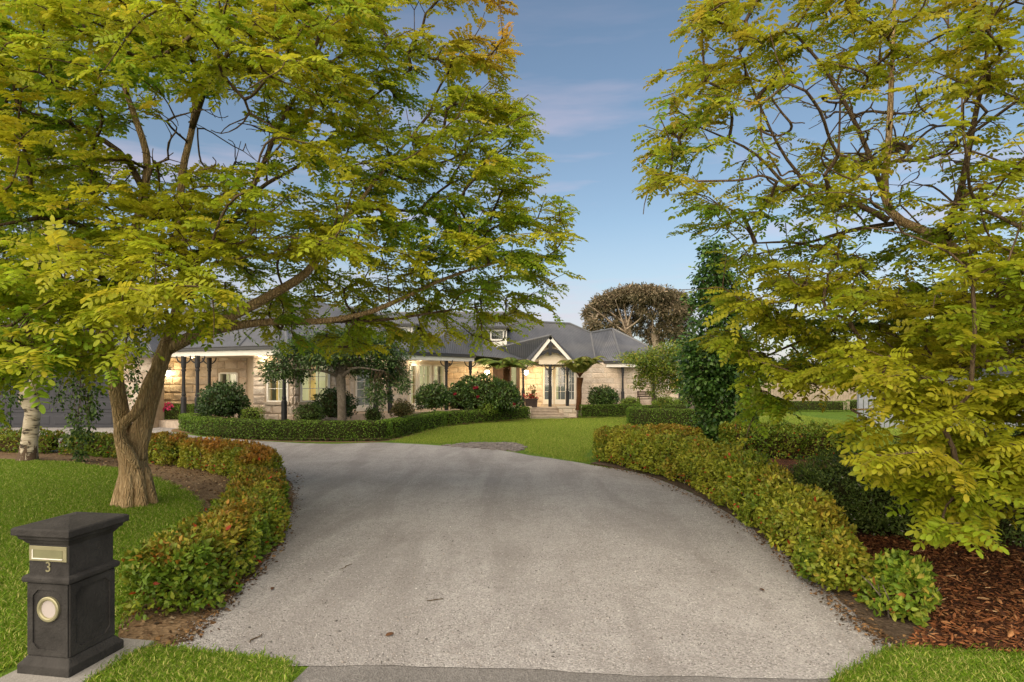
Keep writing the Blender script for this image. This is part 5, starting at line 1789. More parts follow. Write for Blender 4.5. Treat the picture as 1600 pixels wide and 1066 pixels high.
# the orange tipped hedges along the drive
hedge('nandina_hedge', 'low green and orange hedge nearest the letterbox, curving along the left edge of the drive',
      [(-3.20, 5.75, .84, .58), (-3.24, 6.6, .86, .60), (-3.45, 7.9, .88, .58), (-3.90, 9.3, .86, .58), (-4.42, 10.6, .84, .60)], .84, .59, .070, 2200, pal_nandina(.16, .46, .5), 101, core='core_brown', stems=70, tmpl=HEXA, rough=.13, jitter=.11, z0=.05, singles=300)
hedge('nandina_hedge', 'rust tinted hedge bending round the soil bed behind the robinia trunk',
      [(-5.0, 11.9, .85, .66), (-5.5, 13.1, .9, .68), (-6.6, 14.1, .9, .68), (-7.7, 14.8, .85, .66)], .88, .67, .085, 1100, pal_nandina(.42, .95, .7), 102, core='core_brown', rough=.11, jitter=.09, stems=30)
hedge('nandina_hedge', 'short orange green hedge section just right of the robinia trunk',
      [(-8.35, 15.2, .85, .68), (-9.0, 15.65, .9, .72), (-9.7, 16.1, .85, .68)], .86, .70, .09, 900, pal_nandina(.42, .8, .5), 103, core='core_brown', rough=.12)
hedge('nandina_hedge', 'dark green hedge row between birch and robinia trunks in front of the garage',
      [(-10.3, 16.5, .7, .60), (-11.3, 16.9, .75, .62), (-12.3, 17.2, .7, .58)], .72, .6, .09, 800, pal_nandina(.04, .22, .25), 104, core='core_brown', rough=.14, stems=20)
hedge('nandina_hedge', 'dark green hedge running out of the photo left of the birch',
      [(-13.2, 17.5, .7, .6), (-15.0, 17.9, .75, .66), (-18, 18.6, .75, .66)], .72, .62, .09, 500, pal_nandina(.05, .18, .25), 105, core='core_brown', rough=.14)
hedge('nandina_hedge', 'long yellow green hedge with orange tips lining the right side of the drive',
      [(3.38, 6.15, .54, .52), (3.56, 7.0, .64, .62), (3.73, 8.2, .80, .72), (3.87, 9.6, .90, .82), (3.90, 11.3, .92, .86), (3.62, 13.0, .88, .86), (3.0, 14.6, .88, .84), (2.52, 15.8, .85, .82)], .86, .84, .072, 2000, pal_nandina(.66, .20, .45), 106, core='core_brown', stems=70, rough=.13, jitter=.11, z0=.05, singles=300)
hedge('nandina_shrub', 'small bright green shrub at the near end of the right hedge beside the bark mulch',
      [(3.50, 5.42, .46, .50), (3.60, 5.66, .50, .52)], .52, .5, .085, 1500, pal([(.15, .25, .02), (.23, .31, .03), (.30, .34, .04), (.10, .17, .015), (.38, .17, .04)], [4, 4, 2, 2, .5]), 107, core='core_brown', stems=14, rough=.12, cat='shrub', z0=.04, singles=300)
hedge('nandina_hedge', 'olive hedge turning away from the drive corner behind the long right hedge',
      [(2.6, 17.0, .75, .80), (3.8, 17.2, .8, .80), (5.2, 17.3, .8, .76)], .78, .8, .085, 800, pal_nandina(.40, .55, .4), 108, core='core_brown', rough=.10)
hedge('nandina_hedge', 'dark leafed hedge in shade to the right of the staked pear tree',
      [(6.0, 16.6, .9, .86), (7.4, 16.4, .95, .92), (8.8, 16.2, .9, .86)], .92, .9, .085, 850, pal_nandina(-.05, .25, .15), 109, core='core_brown', rough=.12)

# clipped box hedges
BOX = [(.065, .14, .012), (.105, .20, .017), (.145, .255, .024), (.20, .31, .035)]
def pal_box(pos, hb, rng):
    c = np.array(BOX)[rng.choice(4, len(pos), p=[.25, .35, .27, .13])]
    c = c * (1 + .18 * lumpy(pos, 2.2, 4))[:, None]
    top = np.clip((hb - .8) * 4, 0, 1)[:, None]
    return (c * (1 - top * .35) + np.array((.17, .27, .03)) * top * .35) * rng.uniform(.8, 1.2, (len(pos), 1))
def box_hedge(label, path, w, h, seed, leaf=.062, per=720, name='box_hedge'):
    return hedge(name, label, path, w, h, leaf, per, pal_box, seed, tmpl=DIAM, rough=.022, sq=9, jitter=.03, out_bias=.6, core_k=.9, wr=.6)
box_hedge('clipped box hedge curving along the far drive edge before the bay window',
          [(-13.3, 24.9), (-11.2, 22.6), (-9.2, 21.4), (-7.2, 20.9), (-5.0, 20.75), (-4.45, 21.2)], .66, .66, 201)
box_hedge('straight clipped box hedge from the drive bend to the front steps',
          [(-4.3, 21.6), (-3.75, 24.0), (-3.15, 26.6)], .62, .66, 202)
box_hedge('lower clipped box hedge ending left of the stone steps',
          [(-2.95, 26.9), (-1.4, 28.5), (.65, 31.0)], .62, .62, 203)
box_hedge('short clipped box hedge beneath the pink flowers beside the garage', [(-16.2, 27.0), (-14.0, 26.8), (-13.6, 26.4)], .7, .95, 204, per=500)
box_hedge('clipped box hedge running right from the stone steps under the porch', [(3.75, 31.9), (5.2, 32.4), (6.8, 33.0)], .62, .68, 205)
box_hedge('far clipped hedge along the right verandah bed', [(7.2, 33.3), (9.5, 34.0), (12.5, 34.6)], .6, .6, 206, per=450)
def ring_pts(cx, cy, r, a0, a1, n): return [(cx + r * math.cos(R(a)), cy + r * math.sin(R(a))) for a in np.linspace(a0, a1, n)]
box_hedge('rounded clipped box hedge ringing the pear tree bed on the lawn', [(5.55, 27.6), (5.8, 26.5), (6.9, 26.1), (8.6, 25.9), (9.9, 26.1), (10.5, 26.8), (10.5, 28.0)], .75, .78, 207)
box_hedge('low clipped hedge at the foot of the pale paling fence', [(15.3, 38.2), (18, 38.2), (20.6, 38.0)], .7, .62, 208, per=350)
box_hedge('second low clipped hedge further right along the paling fence', [(21.1, 37.8), (23.5, 37.4), (26, 37)], .8, .72, 209, per=300)

# loose shrubs: an uneven mass of leaves round a twiggy middle
def shrub(name, label, c, rad, leaf, per_m2, pal_fn, seed, mat='gloss_leaf', tmpl=HEXA, rough=.12, jitter=.10, wr=.45, cat='shrub', group=None, trunk=None, core='core', lobes=None, flowers=None, out_bias=.8, core_k=.72, bot=-.7):
    rng = np.random.default_rng(seed)
    root = thing(name, label, cat, (c[0], c[1], 0), group)
    balls = [(Vector(c), Vector(rad))] + [(Vector(q[0]), Vector(q[1])) for q in (lobes or [])]
    PP, NN, HB = [], [], []
    mc = MB()
    for bi, (bc, br) in enumerate(balls):
        p_ = 1.6
        area = 4 * math.pi * (((br.x * br.y) ** p_ + (br.x * br.z) ** p_ + (br.y * br.z) ** p_) / 3) ** (1 / p_)
        n = int(area * per_m2)
        u = rnd_dirs(n, rng); u = u[u[:, 2] > bot]
        pos = np.array(bc) + u * np.array(br)
        nr = unit(u / np.array(br))
        k = np.ones(len(pos), bool)
        for bj, (ac, ar) in enumerate(balls):
            if bj != bi: k &= (((pos - np.array(ac)) / (np.array(ar) * .86)) ** 2).sum(1) > 1
        PP.append(pos[k]); NN.append(nr[k]); HB.append(((u[k, 2] + 1) / 2))
        rings = []
        for th in np.linspace(-1.2, 1.45, 6):
            rings.append([(bc.x + br.x * core_k * math.cos(th) * math.cos(a), bc.y + br.y * core_k * math.cos(th) * math.sin(a), max(.01, bc.z + br.z * core_k * math.sin(th))) for a in np.linspace(0, 2 * math.pi, 10)[:-1]])
        mc.loft(rings)
    foliage(root, np.vstack(PP), np.vstack(NN), np.concatenate(HB), leaf, wr, pal_fn, rng, rough, jitter, out_bias, mat, tmpl, seed)
    mc.build('twiggy_core', M[core], root)
    if trunk:
        m = MB()
        for q in trunk: m.tube([x[:3] for x in q], [x[3] for x in q], 8)
        m.build('trunk', M['bark_grey'], root, smooth=True)
    if flowers:
        fn, frad, fcol, fz = flowers
        for _ in range(fn):
            for _try in range(40):
                bc, br = balls[rng.integers(0, len(balls))]
                u = rnd_dirs(1, rng)[0]
                if u[1] < .1 and fz[0] < u[2] < fz[1] and fz[2] < u[0] < fz[3]: break
            p = np.array(bc) + u * np.array(br) * 1.03
            k = 12
            DD = unit(u * .5 + rnd_dirs(k, rng)); Cc = np.array(fcol) * rng.uniform(.75, 1.2, (k, 1))
            leaf_cloud('flower', np.tile(p, (k, 1)), DD, unit(u + rnd_dirs(k, rng) * .5), np.full(k, frad), .8, Cc, DIAM, M['petal'], root, kind=None)
    return root

DK = [(.018, .045, .010), (.03, .07, .015), (.05, .10, .02), (.09, .15, .035)]
MG = [(.03, .065, .013), (.05, .10, .018), (.085, .15, .025), (.13, .20, .045)]
LG = [(.11, .19, .02), (.17, .26, .03), (.23, .32, .045)]
def Sc(px, py, Y): return tuple(W(px, py, Y))
shrub('camellia_bush', 'dark domed glossy bush standing before the left verandah posts', Sc(351, 629, 23.6), (.94, .9, .80), .12, 560, pal(DK, [3, 4, 2.5, 1]), 301, bot=-.75, rough=.26, jitter=.16)
shrub('laurel_bush', 'very dark bush behind the weeping tree trunk', Sc(523, 633, 24.4), (.86, .7, .72), .11, 450, pal(DK, [5, 4, 2, .6]), 302, rough=.24)
shrub('magnolia_bush', 'dark rounded magnolia bush below the verandah doors', Sc(677, 622, 27.6), (.84, .8, .66), .15, 330, pal(MG, [4, 4, 2, 1]), 303, wr=.42, rough=.16)
shrub('magnolia_bush', 'broad dark magnolia bush with red flowers in front of the entrance', Sc(752, 618, 29.2), (1.5, 1.0, 1.02), .15, 330, pal(MG, [4, 4, 2.4, 1.3]), 304, wr=.42, rough=.2,
      lobes=[(Sc(783, 622, 29.0), (.95, .9, .80)), (Sc(722, 622, 29.0), (.75, .8, .78))], flowers=(5, .10, (.24, .014, .03), (-.1, .5, -.35, .1)))
shrub('rounded_shrub', 'dense rounded bush against the stone wall right of the porch', Sc(942, 622, 33.2), (.86, .8, .66), .13, 420, pal(MG, [3, 4, 2.4, 1]), 305, rough=.22, jitter=.14)
for lab, px, py, Y, r_, h_, p_ in (('small light green mound right of the domed camellia', 394, 650, 23.2, .42, .35, LG), ('spreading fresh green shrub beside the weeping tree trunk', 484, 647, 22.8, .5, .45, MG),
                                 ('little dark green ball below the painted stone wall', 584, 649, 24.2, .40, .38, MG), ('bronze tinted low shrub left of the magnolia', 628, 641, 25.6, .5, .42, [(.06, .07, .02), (.10, .10, .025), (.15, .11, .04)]),
                                 ('small lime ball in front of the broad magnolia', 764, 638, 28.6, .52, .42, LG), ('low lime mound under the right verandah', 985, 631, 34.6, .6, .4, LG),
                                 ('yellow green mound left of the maple trunk', 1040, 630, 35.2, .75, .38, LG), ('yellow green mound right of the maple trunk', 1072, 630, 35.6, .65, .38, LG)):
    shrub('small_shrub', lab, Sc(px, py, Y), (r_, r_, h_), .08, 650, pal(p_), int(px), 'hedge_leaf', DIAM, .12, .09, .5)
shrub('geranium', 'pink flowering plants above the short hedge beside the garage', Sc(266, 641, 26.9), (.75, .35, .30), .08, 420, pal(MG), 321, flowers=(12, .13, (.72, .09, .22), (.0, .95, -1, 1)), rough=.12)
# the shaded white-flowered shrub under the right robinia
WFL = [(.055, .095, .018), (.09, .145, .028), (.135, .19, .04), (.19, .24, .06)]
shrub('white_flowered_shrub', 'wide dark fine leaved shrub dotted with tiny white blossom behind the bark mulch', (6.3, 8.6, .45), (1.7, 1.0, .80), .055, 1700, pal(WFL + [(.6, .58, .5)], [3, 4, 3, 1.4, .22]), 331, 'hedge_leaf', DIAM, .16, .12, .42,
      lobes=[((7.9, 9.2, .5), (1.5, 1.1, 1.0)), ((5.2, 8.9, .42), (.9, .8, .62))])
shrub('westringia_shrub', 'feathery lighter green shrub between the right hedge and white flowered shrub', (5.0, 9.4, .36), (.85, .75, .60), .095, 1500, pal([(.08, .13, .02), (.12, .18, .03), (.18, .24, .045)], [3, 4, 2]), 332, 'hedge_leaf', DIAM, .14, .10, .16, out_bias=1.6)
shrub('low_mound_shrub', 'green mound further back in the mulch bed near the blue grey fence', (9.6, 12.8, .4), (1.6, 1.2, .75), .06, 900, pal(WFL, [3, 4, 3, 1.4]), 333, 'hedge_leaf', DIAM, .16, .12, .42)

# ------------------------------------------------------------------ lesser trees
def small_tree(name, label, base, trunks, limbs, pads, leaf, wr, pal_fn, seed, mat='gloss_leaf', tmpl=HEXA, bark_m='bark_grey', twig_r=.012, down=0.0, group=None, hang=0.0, stem_group='limb'):
    """pads: (centre, radii, number of leaves, flatness)"""
    rng = np.random.default_rng(seed)
    root = thing(name, label, 'tree', base, group)
    for q in trunks:
        m = MB(); p = lerp_path(q, .12); m.tube([x[:3] for x in p], list(p[:, 3]), 12, True, .08, seed); m.build('trunk', M[bark_m], root, smooth=True)
    ends = []
    for q in limbs:
        m = MB(); p = lerp_path(q, .15); m.tube([x[:3] for x in p], list(p[:, 3]), 7, True, .05, seed); m.build(stem_group, M[bark_m], root, smooth=True)
        ends += [x[:3] for x in p[len(p) // 4:]]
    ends = np.array(ends) if ends else np.array([trunks[0][-1][:3]])
    P, D, N, L, C = [], [], [], [], []
    tw = MB()
    for c, r, n, fl in pads:
        c = np.array(c); r = np.array(r)
        u = rnd_dirs(n, rng) * (rng.uniform(size=(n, 1)) ** .45)
        pos = c + u * r
        # leaves gather round sprigs
        ns = max(3, n // 16)
        sp = c + rnd_dirs(ns, rng) * (rng.uniform(.3, 1, (ns, 1)) ** .4) * r
        pos = sp[rng.integers(0, ns, n)] + rng.normal(size=(n, 3)) * np.minimum(r, .45) * .38
        d = unit((pos - c) * (1, 1, .4) / r + rng.normal(size=(n, 3)) * .6 + np.array([0, 0, -down]))
        P.append(pos); D.append(d); N.append(unit(rng.normal(size=(n, 3)) * .5 + np.array([0, -.25, 1])))
        L.append(leaf * rng.uniform(.65, 1.2, n)); C.append(pal_fn(pos, (u[:, 2] + 1) / 2, rng))
        for q in sp[: max(3, ns // 3)]:
            j = np.argmin(np.linalg.norm(ends - q, axis=1))
            a = ends[j]; mid = (a + q) / 2 + rng.normal(size=3) * .08 + np.array([0, 0, .06])
            tw.tube([a, mid, q], [twig_r, twig_r * .7, twig_r * .35], 4, False)
    tw.build('twigs', M['bark_dark'] if bark_m != 'bark_pale' else M[bark_m], root, kind='stuff')
    leaf_cloud('crown', np.vstack(P), np.vstack(D), np.vstack(N), np.concatenate(L), wr, np.vstack(C), tmpl, M[mat], root)
    return root

def T4(px, py, Y, r): return (*W(px, py, Y), r)
# the weeping tree before the bay window
Yw = 22.6
b0 = (X(534, Yw), Yw, 0)
tr = [[(b0[0], Yw, -.05, .22), T4(534, 650, Yw, .165), T4(534, 625, Yw, .16), T4(533, 600, Yw, .17), T4(531, 585, Yw, .18)]]
lm = [[T4(532, 592, Yw, .1), T4(520, 570, Yw, .07), T4(495, 556, Yw - .2, .045), T4(450, 558, Yw - .3, .02)], [T4(532, 592, Yw, .1), T4(545, 566, Yw, .07), T4(575, 552, Yw - .2, .045), T4(620, 565, Yw - .2, .02)],
      [T4(532, 590, Yw, .09), T4(530, 560, Yw, .06), T4(520, 535, Yw, .03)], [T4(533, 590, Yw, .08), T4(555, 575, Yw - .4, .05), T4(600, 580, Yw - .6, .02)], [T4(531, 590, Yw, .07), T4(505, 580, Yw - .5, .045), T4(440, 575, Yw - .5, .015)]]
pads = []
rs = np.random.default_rng(5)
for px, py, rx, rz, n in ((455, 552, 24, 12, 420), (435, 578, 22, 12, 320), (425, 590, 12, 8, 90), (480, 540, 26, 14, 520), (515, 530, 26, 13, 560), (550, 530, 26, 14, 560), (585, 540, 26, 15, 560), (612, 556, 22, 14, 430), (622, 580, 14, 15, 260), (600, 590, 20, 14, 360), (575, 575, 22, 14, 400), (500, 562, 26, 12, 420), (530, 552, 24, 12, 380), (548, 570, 20, 12, 300), (465, 585, 18, 10, 200), (585, 612, 12, 16, 180), (602, 620, 8, 14, 110), (630, 600, 8, 12, 100), (415, 570, 10, 8, 90)):
    k = Yw / FPX
    pads.append((Sc(px, py, Yw + rs.normal() * .35), (rx * k, rx * k * .9, rz * k), int(n * 2.7), 1))
small_tree('weeping_tree', 'dark green spreading tree with a straight grey trunk in front of the bay window', b0, tr, lm, pads, .125, .46, pal([(.035, .075, .016), (.06, .115, .025), (.10, .165, .04), (.17, .22, .09)], [4, 4, 2.4, .8]), 401, down=.3)

# the birch with hanging strands
Yb = 15.8
bb = (X(46, Yb), Yb, 0)
tr = [[(bb[0] - .05, Yb, -.06, .30), T4(43, 716, Yb, .23), T4(46, 690, Yb, .185), T4(50, 660, Yb, .175), T4(52, 640, Yb, .175), T4(45, 622, Yb, .225), T4(50, 608, Yb, .18), T4(57, 598, Yb, .165), T4(60, 575, Yb, .17), T4(62, 545, Yb, .165), T4(66, 480, Yb, .15), T4(70, 400, Yb, .12), T4(75, 300, Yb, .08)]]
lm = [[T4(63, 520, Yb, .06), T4(80, 480, Yb - .2, .05), T4(110, 480, Yb - .5, .03), T4(130, 520, Yb - .6, .015)], [T4(64, 510, Yb, .06), T4(40, 470, Yb, .05), T4(10, 470, Yb - .2, .03), T4(-5, 520, Yb - .2, .015)],
      [T4(66, 480, Yb, .06), T4(120, 420, Yb, .04), T4(180, 420, Yb, .03), T4(205, 480, Yb, .015)], [T4(66, 470, Yb, .05), T4(30, 400, Yb, .04), T4(-40, 380, Yb, .03), T4(-80, 450, Yb, .015)], [T4(70, 400, Yb, .05), T4(100, 320, Yb, .04), T4(150, 300, Yb, .02)], [T4(72, 360, Yb, .05), T4(40, 280, Yb, .03), T4(-10, 260, Yb, .02)]]
pads = []
k = Yb / FPX
for px, y0_, y1_, n in ((5, 480, 640, 380), (20, 480, 610, 300), (38, 500, 590, 150), (-15, 470, 680, 350), (100, 500, 630, 260), (115, 490, 680, 420), (128, 490, 720, 520), (140, 500, 670, 420), (152, 520, 640, 240), (78, 520, 600, 90), (204, 520, 640, 200), (216, 500, 620, 160), (170, 480, 560, 110), (-50, 430, 650, 400), (-90, 420, 640, 400), (60, 470, 560, 200)):
    for yy_ in np.linspace(y0_, y1_, 6):
        pads.append((Sc(px + rs.normal() * 4, yy_, Yb - .4 + rs.normal() * .3), (8 * k, 8 * k, 17 * k), max(10, n // 5), 1))
for px, py, rx, n in ((60, 300, 60, 600), (0, 320, 60, 600), (120, 340, 60, 500), (50, 400, 70, 500), (30, 240, 60, 450), (100, 250, 50, 350)):
    pads.append((Sc(px, py, Yb), (rx * k, rx * k, rx * k * .6), n, 1))
small_tree('weeping_birch', 'white barked birch with dark weeping strands in front of the garage', bb, tr, lm, pads, .105, .55, pal([(.03, .065, .012), (.055, .105, .018), (.09, .155, .025), (.14, .21, .03)], [4, 4, 2.4, .9]), 402, mat='hedge_leaf', bark_m='birch', down=.9, twig_r=.008)

# the slim pear, with its stake
Yp = 17.6
bp = (X(1126, Yp), Yp, 0)
tr = [[(bp[0], Yp, -.05, .07), T4(1126, 650, Yp, .055), T4(1122, 560, Yp, .05), T4(1118, 470, Yp, .035), T4(1116, 385, Yp, .012)]]
lm = [[T4(1124, 620, Yp, .03), T4(1150, 590, Yp, .02), T4(1160, 540, Yp, .01)], [T4(1124, 630, Yp, .03), T4(1095, 600, Yp, .02), T4(1080, 560, Yp, .01)], [T4(1122, 560, Yp, .02), T4(1105, 520, Yp, .015), T4(1100, 470, Yp, .008)], [T4(1120, 520, Yp, .02), T4(1140, 480, Yp, .012), T4(1142, 440, Yp, .006)]]
k = Yp / FPX
pads = []
for px, py, rx, rz, n in ((1113, 390, 14, 14, 120), (1118, 408, 20, 14, 170), (1116, 430, 26, 16, 240), (1128, 450, 24, 16, 220), (1108, 460, 20, 14, 170), (1124, 480, 30, 18, 260), (1120, 505, 34, 18, 300), (1125, 535, 40, 20, 380), (1115, 560, 42, 20, 420), (1130, 585, 40, 20, 420), (1105, 590, 30, 18, 280), (1125, 615, 36, 18, 360), (1095, 610, 20, 12, 140), (1130, 645, 30, 18, 300), (1120, 672, 28, 16, 260), (1140, 690, 26, 14, 180), (1076, 470, 5, 12, 22)):
    pads.append((Sc(px, py, Yp + rs.normal() * .12), (rx * k * (1.3 if py > 530 else 1.05), rx * k * .9, rz * k), int(n * (4.2 if py > 530 else 3.0)), 1))
small_tree('ornamental_pear', 'slim upright dark green tree tied to a stake behind the right hedge', bp, tr, lm, pads, .135, .62, pal([(.03, .08, .012), (.055, .125, .018), (.09, .18, .028), (.15, .24, .06)], [4, 4, 2.2, .8]), 403, tmpl=HEXA, down=.4)
m = MB(); st_ = G(1149, 706); m.tube([(X(1149, 17.2), 17.2, 0), (X(1149.5, 17.2), 17.2, 1.5)], .026, 6)
tag(m.build('garden_stake', M['stake']), 'thin pale wooden stake beside the slim pear tree', 'stake')

# the low maple by the right verandah
Ym = 27.9
bm_ = (X(1078, Ym), Ym, 0)
tr = [[(bm_[0] + .1, Ym, -.05, .19), T4(1081, 640, Ym, .15), T4(1078, 622, Ym, .12), T4(1070, 605, Ym, .11)]]
lm = [[T4(1072, 610, Ym, .08), T4(1055, 592, Ym, .06), T4(1030, 580, Ym, .035), T4(1005, 575, Ym, .015)], [T4(1072, 608, Ym, .08), T4(1080, 585, Ym, .05), T4(1085, 560, Ym, .025)], [T4(1074, 610, Ym, .07), T4(1095, 595, Ym, .04), T4(1115, 580, Ym, .02)]]
k = Ym / FPX
pads = []
for px, py, rx, rz, n in ((985, 556, 18, 5, 130), (1005, 562, 26, 8, 330), (1035, 552, 30, 10, 450), (1060, 545, 28, 10, 420), (1090, 550, 30, 12, 420), (1030, 575, 32, 10, 460), (1060, 580, 30, 12, 420), (1015, 590, 20, 8, 260), (1000, 603, 10, 5, 80), (1045, 598, 24, 9, 300), (1080, 600, 26, 12, 330), (1025, 612, 10, 8, 90), (1035, 625, 6, 8, 40)):
    pads.append((Sc(px, py, Ym + rs.normal() * .3), (rx * k, rx * k, rz * k), int(n * 3.8), 1))
small_tree('japanese_maple', 'low layered green and gold maple in front of the right verandah', bm_, tr, lm, pads, .12, .4, pal([(.09, .15, .018), (.14, .21, .022), (.22, .27, .03), (.34, .29, .035)], [3, 4, 3, 1.2]), 404, mat='hedge_leaf', down=.2)

# the broad pale limbed tree far behind the house
Yc = 62
bc_ = (X(985, Yc), Yc, 0)
tr = [[(bc_[0], Yc, -.1, .9), T4(983, 560, Yc, .8), T4(978, 520, Yc, .6), T4(980, 500, Yc, .5)], [(X(1035, Yc), Yc, -.1, .7), T4(1032, 560, Yc, .6), T4(1022, 520, Yc, .45)]]
lm = []
for a, b_, c_ in (((978, 518), (970, 495), (962, 470)), ((980, 510), (988, 485), (998, 465)), ((978, 520), (950, 500), (928, 482)), ((975, 505), (945, 480), (935, 468)), ((1022, 522), (1018, 490), (1010, 465)), ((1022, 520), (1035, 490), (1045, 470)), ((980, 505), (976, 480), (982, 460)), ((1020, 515), (1045, 500), (1062, 480)), ((950, 500), (938, 490), (918, 476)), ((978, 515), (1000, 498), (1016, 472)), ((962, 480), (955, 470), (948, 460)), ((935, 490), (930, 500), (924, 520))):
    lm.append([T4(*a, Yc - .8, .11), T4(*b_, Yc - .9, .075), T4(*c_, Yc - 1.7, .03)])
k = Yc / FPX
pads = []
for px, py, rx, rz, n in ((925, 490, 12, 12, 420), (940, 476, 16, 12, 600), (962, 468, 20, 12, 800), (985, 460, 22, 10, 900), (1010, 460, 22, 10, 900), (1035, 464, 20, 12, 800), (1055, 468, 18, 10, 650), (1068, 482, 14, 12, 500), (1050, 488, 18, 12, 600), (1020, 482, 22, 14, 500), (985, 486, 24, 14, 420), (950, 500, 18, 14, 420), (925, 512, 10, 12, 260), (1045, 510, 18, 12, 420), (1070, 505, 12, 14, 350), (1000, 510, 24, 14, 500), (965, 520, 20, 12, 420), (1030, 528, 26, 10, 420), (1070, 530, 16, 14, 350)):
    pads.append((Sc(px, py, Yc - 1.2 + rs.normal() * 2.2 + (0 if rz < 13 else 2)), (rx * k, rx * k * 1.3, rz * k), int(n * 3.6), 1))
small_tree('cypress_tree', 'broad brown green tree with bare pale limbs rising behind the roof', bc_, tr, lm, pads, .36, .34, pal([(.12, .11, .06), (.18, .155, .09), (.26, .205, .125), (.34, .26, .17)], [3, 4, 3, 1.4]), 405, mat='hedge_leaf', bark_m='bark_pale', twig_r=.03)

# dark trees along the right and left boundaries
def far_tree(label, px, Y, top, hw, seed, cols, leaf=.3, n=2600):
    rng = np.random.default_rng(seed)
    x = X(px, Y); h = HCAM - (top - HORIZON) / FPX * Y; w = hw * Y / FPX
    tr = [[(x, Y, -.1, h * .035), (x + rng.normal() * .1, Y, h * .3, h * .027), (x + rng.normal() * .2, Y, h * .65, h * .015), (x, Y, h * .9, h * .006)]]
    lm = [[(x, Y, h * z, h * .014), (x + math.cos(a) * w * .4, Y + math.sin(a) * w * .4, h * (z + .08), h * .009), (x + math.cos(a) * w * .8, Y + math.sin(a) * w * .8, h * (z + .14), h * .003)] for z, a in ((.3, .3), (.38, 2.4), (.46, 4.2), (.55, 5.5), (.6, 1.4), (.7, 3.1))]
    pads = []
    for i in range(13):
        z = rng.uniform(.25, .93); a = rng.uniform(0, 6.28); rr = w * .62 * math.sqrt(max(.1, 1 - ((z - .5) / .55) ** 2)) * rng.uniform(.4, 1)
        pads.append(((x + rr * math.cos(a), Y + rr * math.sin(a), h * z), (w * .42, w * .42, h * .10), n // 13, 1))
    small_tree('boundary_tree', label, (x, Y, 0), tr, lm, pads, leaf, .5, pal(cols), seed, mat='hedge_leaf', tmpl=DIAM, twig_r=.02)
far_tree('dark tree above the blue grey fence at the far right', 1530, 30, 470, 85, 501, DK, .26)
far_tree('dark tree rising behind the pale paling fence', 1420, 46, 520, 80, 502, MG, .34)
far_tree('olive tree behind the fence, left of the darker one', 1300, 52, 525, 80, 503, MG, .36, 4200)
far_tree('tall dark tree between the pale fence and the grey shed', 1475, 44, 490, 90, 507, DK, .34, 4600)
far_tree('low dark tree left of the paling fence, half behind the pear', 1215, 56, 560, 60, 508, DK, .36, 3200)
far_tree('dark tree seen through the robinia beyond the garage roof', 60, 44, 250, 120, 504, DK, .34, 4200)
far_tree('green tree behind the garage roof, out at the photo edge', -120, 40, 300, 120, 505, MG, .34, 3000)
far_tree('far green tree right of the grey fence, at the photo edge', 1680, 28, 420, 110, 506, MG, .28)

# tree ferns
def tree_fern(label, px, py0, py1, Y, spread, nf, seed, tones, lean=0, flat=.35):
    rng = np.random.default_rng(seed)
    base = W(px, py0, Y); top = W(px + lean, py1, Y)
    root = thing('tree_fern', label, 'tree fern', (base.x, base.y, base.z))
    m = MB()
    p = lerp_path([(*base, .15), (*(base.lerp(top, .4) + Vector((.03, 0, 0))), .125), (*base.lerp(top, .8), .14), (*top, .17)], .06)
    m.tube([q[:3] for q in p], list(p[:, 3]), 12, True, .14, seed)
    m.build('trunk', M['bark_red'], root)
    for i in range(nf):
        a = 2 * math.pi * i / nf + rng.uniform(-.15, .15)
        L = spread * rng.uniform(.8, 1.08)
        rise = L * (flat + rng.uniform(-.08, .14))
        t = np.linspace(0, 1, 12)
        hx = L * t; hz = rise * np.sin(t * 1.9) * 1.05 - .25 * L * t ** 3
        line = np.stack([top.x + np.cos(a) * hx, top.y + np.sin(a) * hx, top.z + hz], 1)
        m = MB(); m.tube([tuple(q) for q in line], list(np.linspace(.018, .004, 12)), 4, False)
        st = m.build('frond', M['bark_red'], root)
        P, D, N, LL = [], [], [], []
        s2 = np.linspace(.16, 1, 40)
        q = np.stack([np.interp(s2, t, line[:, k_]) for k_ in range(3)], 1)
        g = unit(np.gradient(q, axis=0)); side = unit(np.cross(g, (0, 0, 1)))
        wd = L * .27 * np.sin(math.pi * np.clip(s2, .05, 1) ** .8) ** .8 + .02
        for sg in (-1, 1):
            P.append(q); D.append(unit(side * sg + g * .35 + np.array([0, 0, -.22]))); N.append(unit(np.cross(g, side) + rng.normal(size=(40, 3)) * .15)); LL.append(wd)
        P, D, N, LL = np.vstack(P), np.vstack(D), np.vstack(N), np.concatenate(LL)
        N[N[:, 2] < 0] *= -1
        C = np.array(tones)[rng.integers(0, len(tones), len(P))] * rng.uniform(.8, 1.2, (len(P), 1))
        leaf_cloud('leaflets', P, D, N, LL, .15, C, HEXA, M['hedge_leaf'], st, kind='stuff')
    return root
tree_fern('tree fern with wide flat crown between magnolia bush and porch', 791, 634, 577, 30.6, 1.75, 20, 601, [(.09, .15, .02), (.14, .20, .03), (.21, .25, .04)], lean=0, flat=.28)
tree_fern('tree fern with rusty trunk right of the porch gable', 903, 641, 590, 32.0, 1.45, 20, 602, [(.12, .17, .03), (.19, .22, .04), (.28, .26, .06)], lean=3, flat=.72)

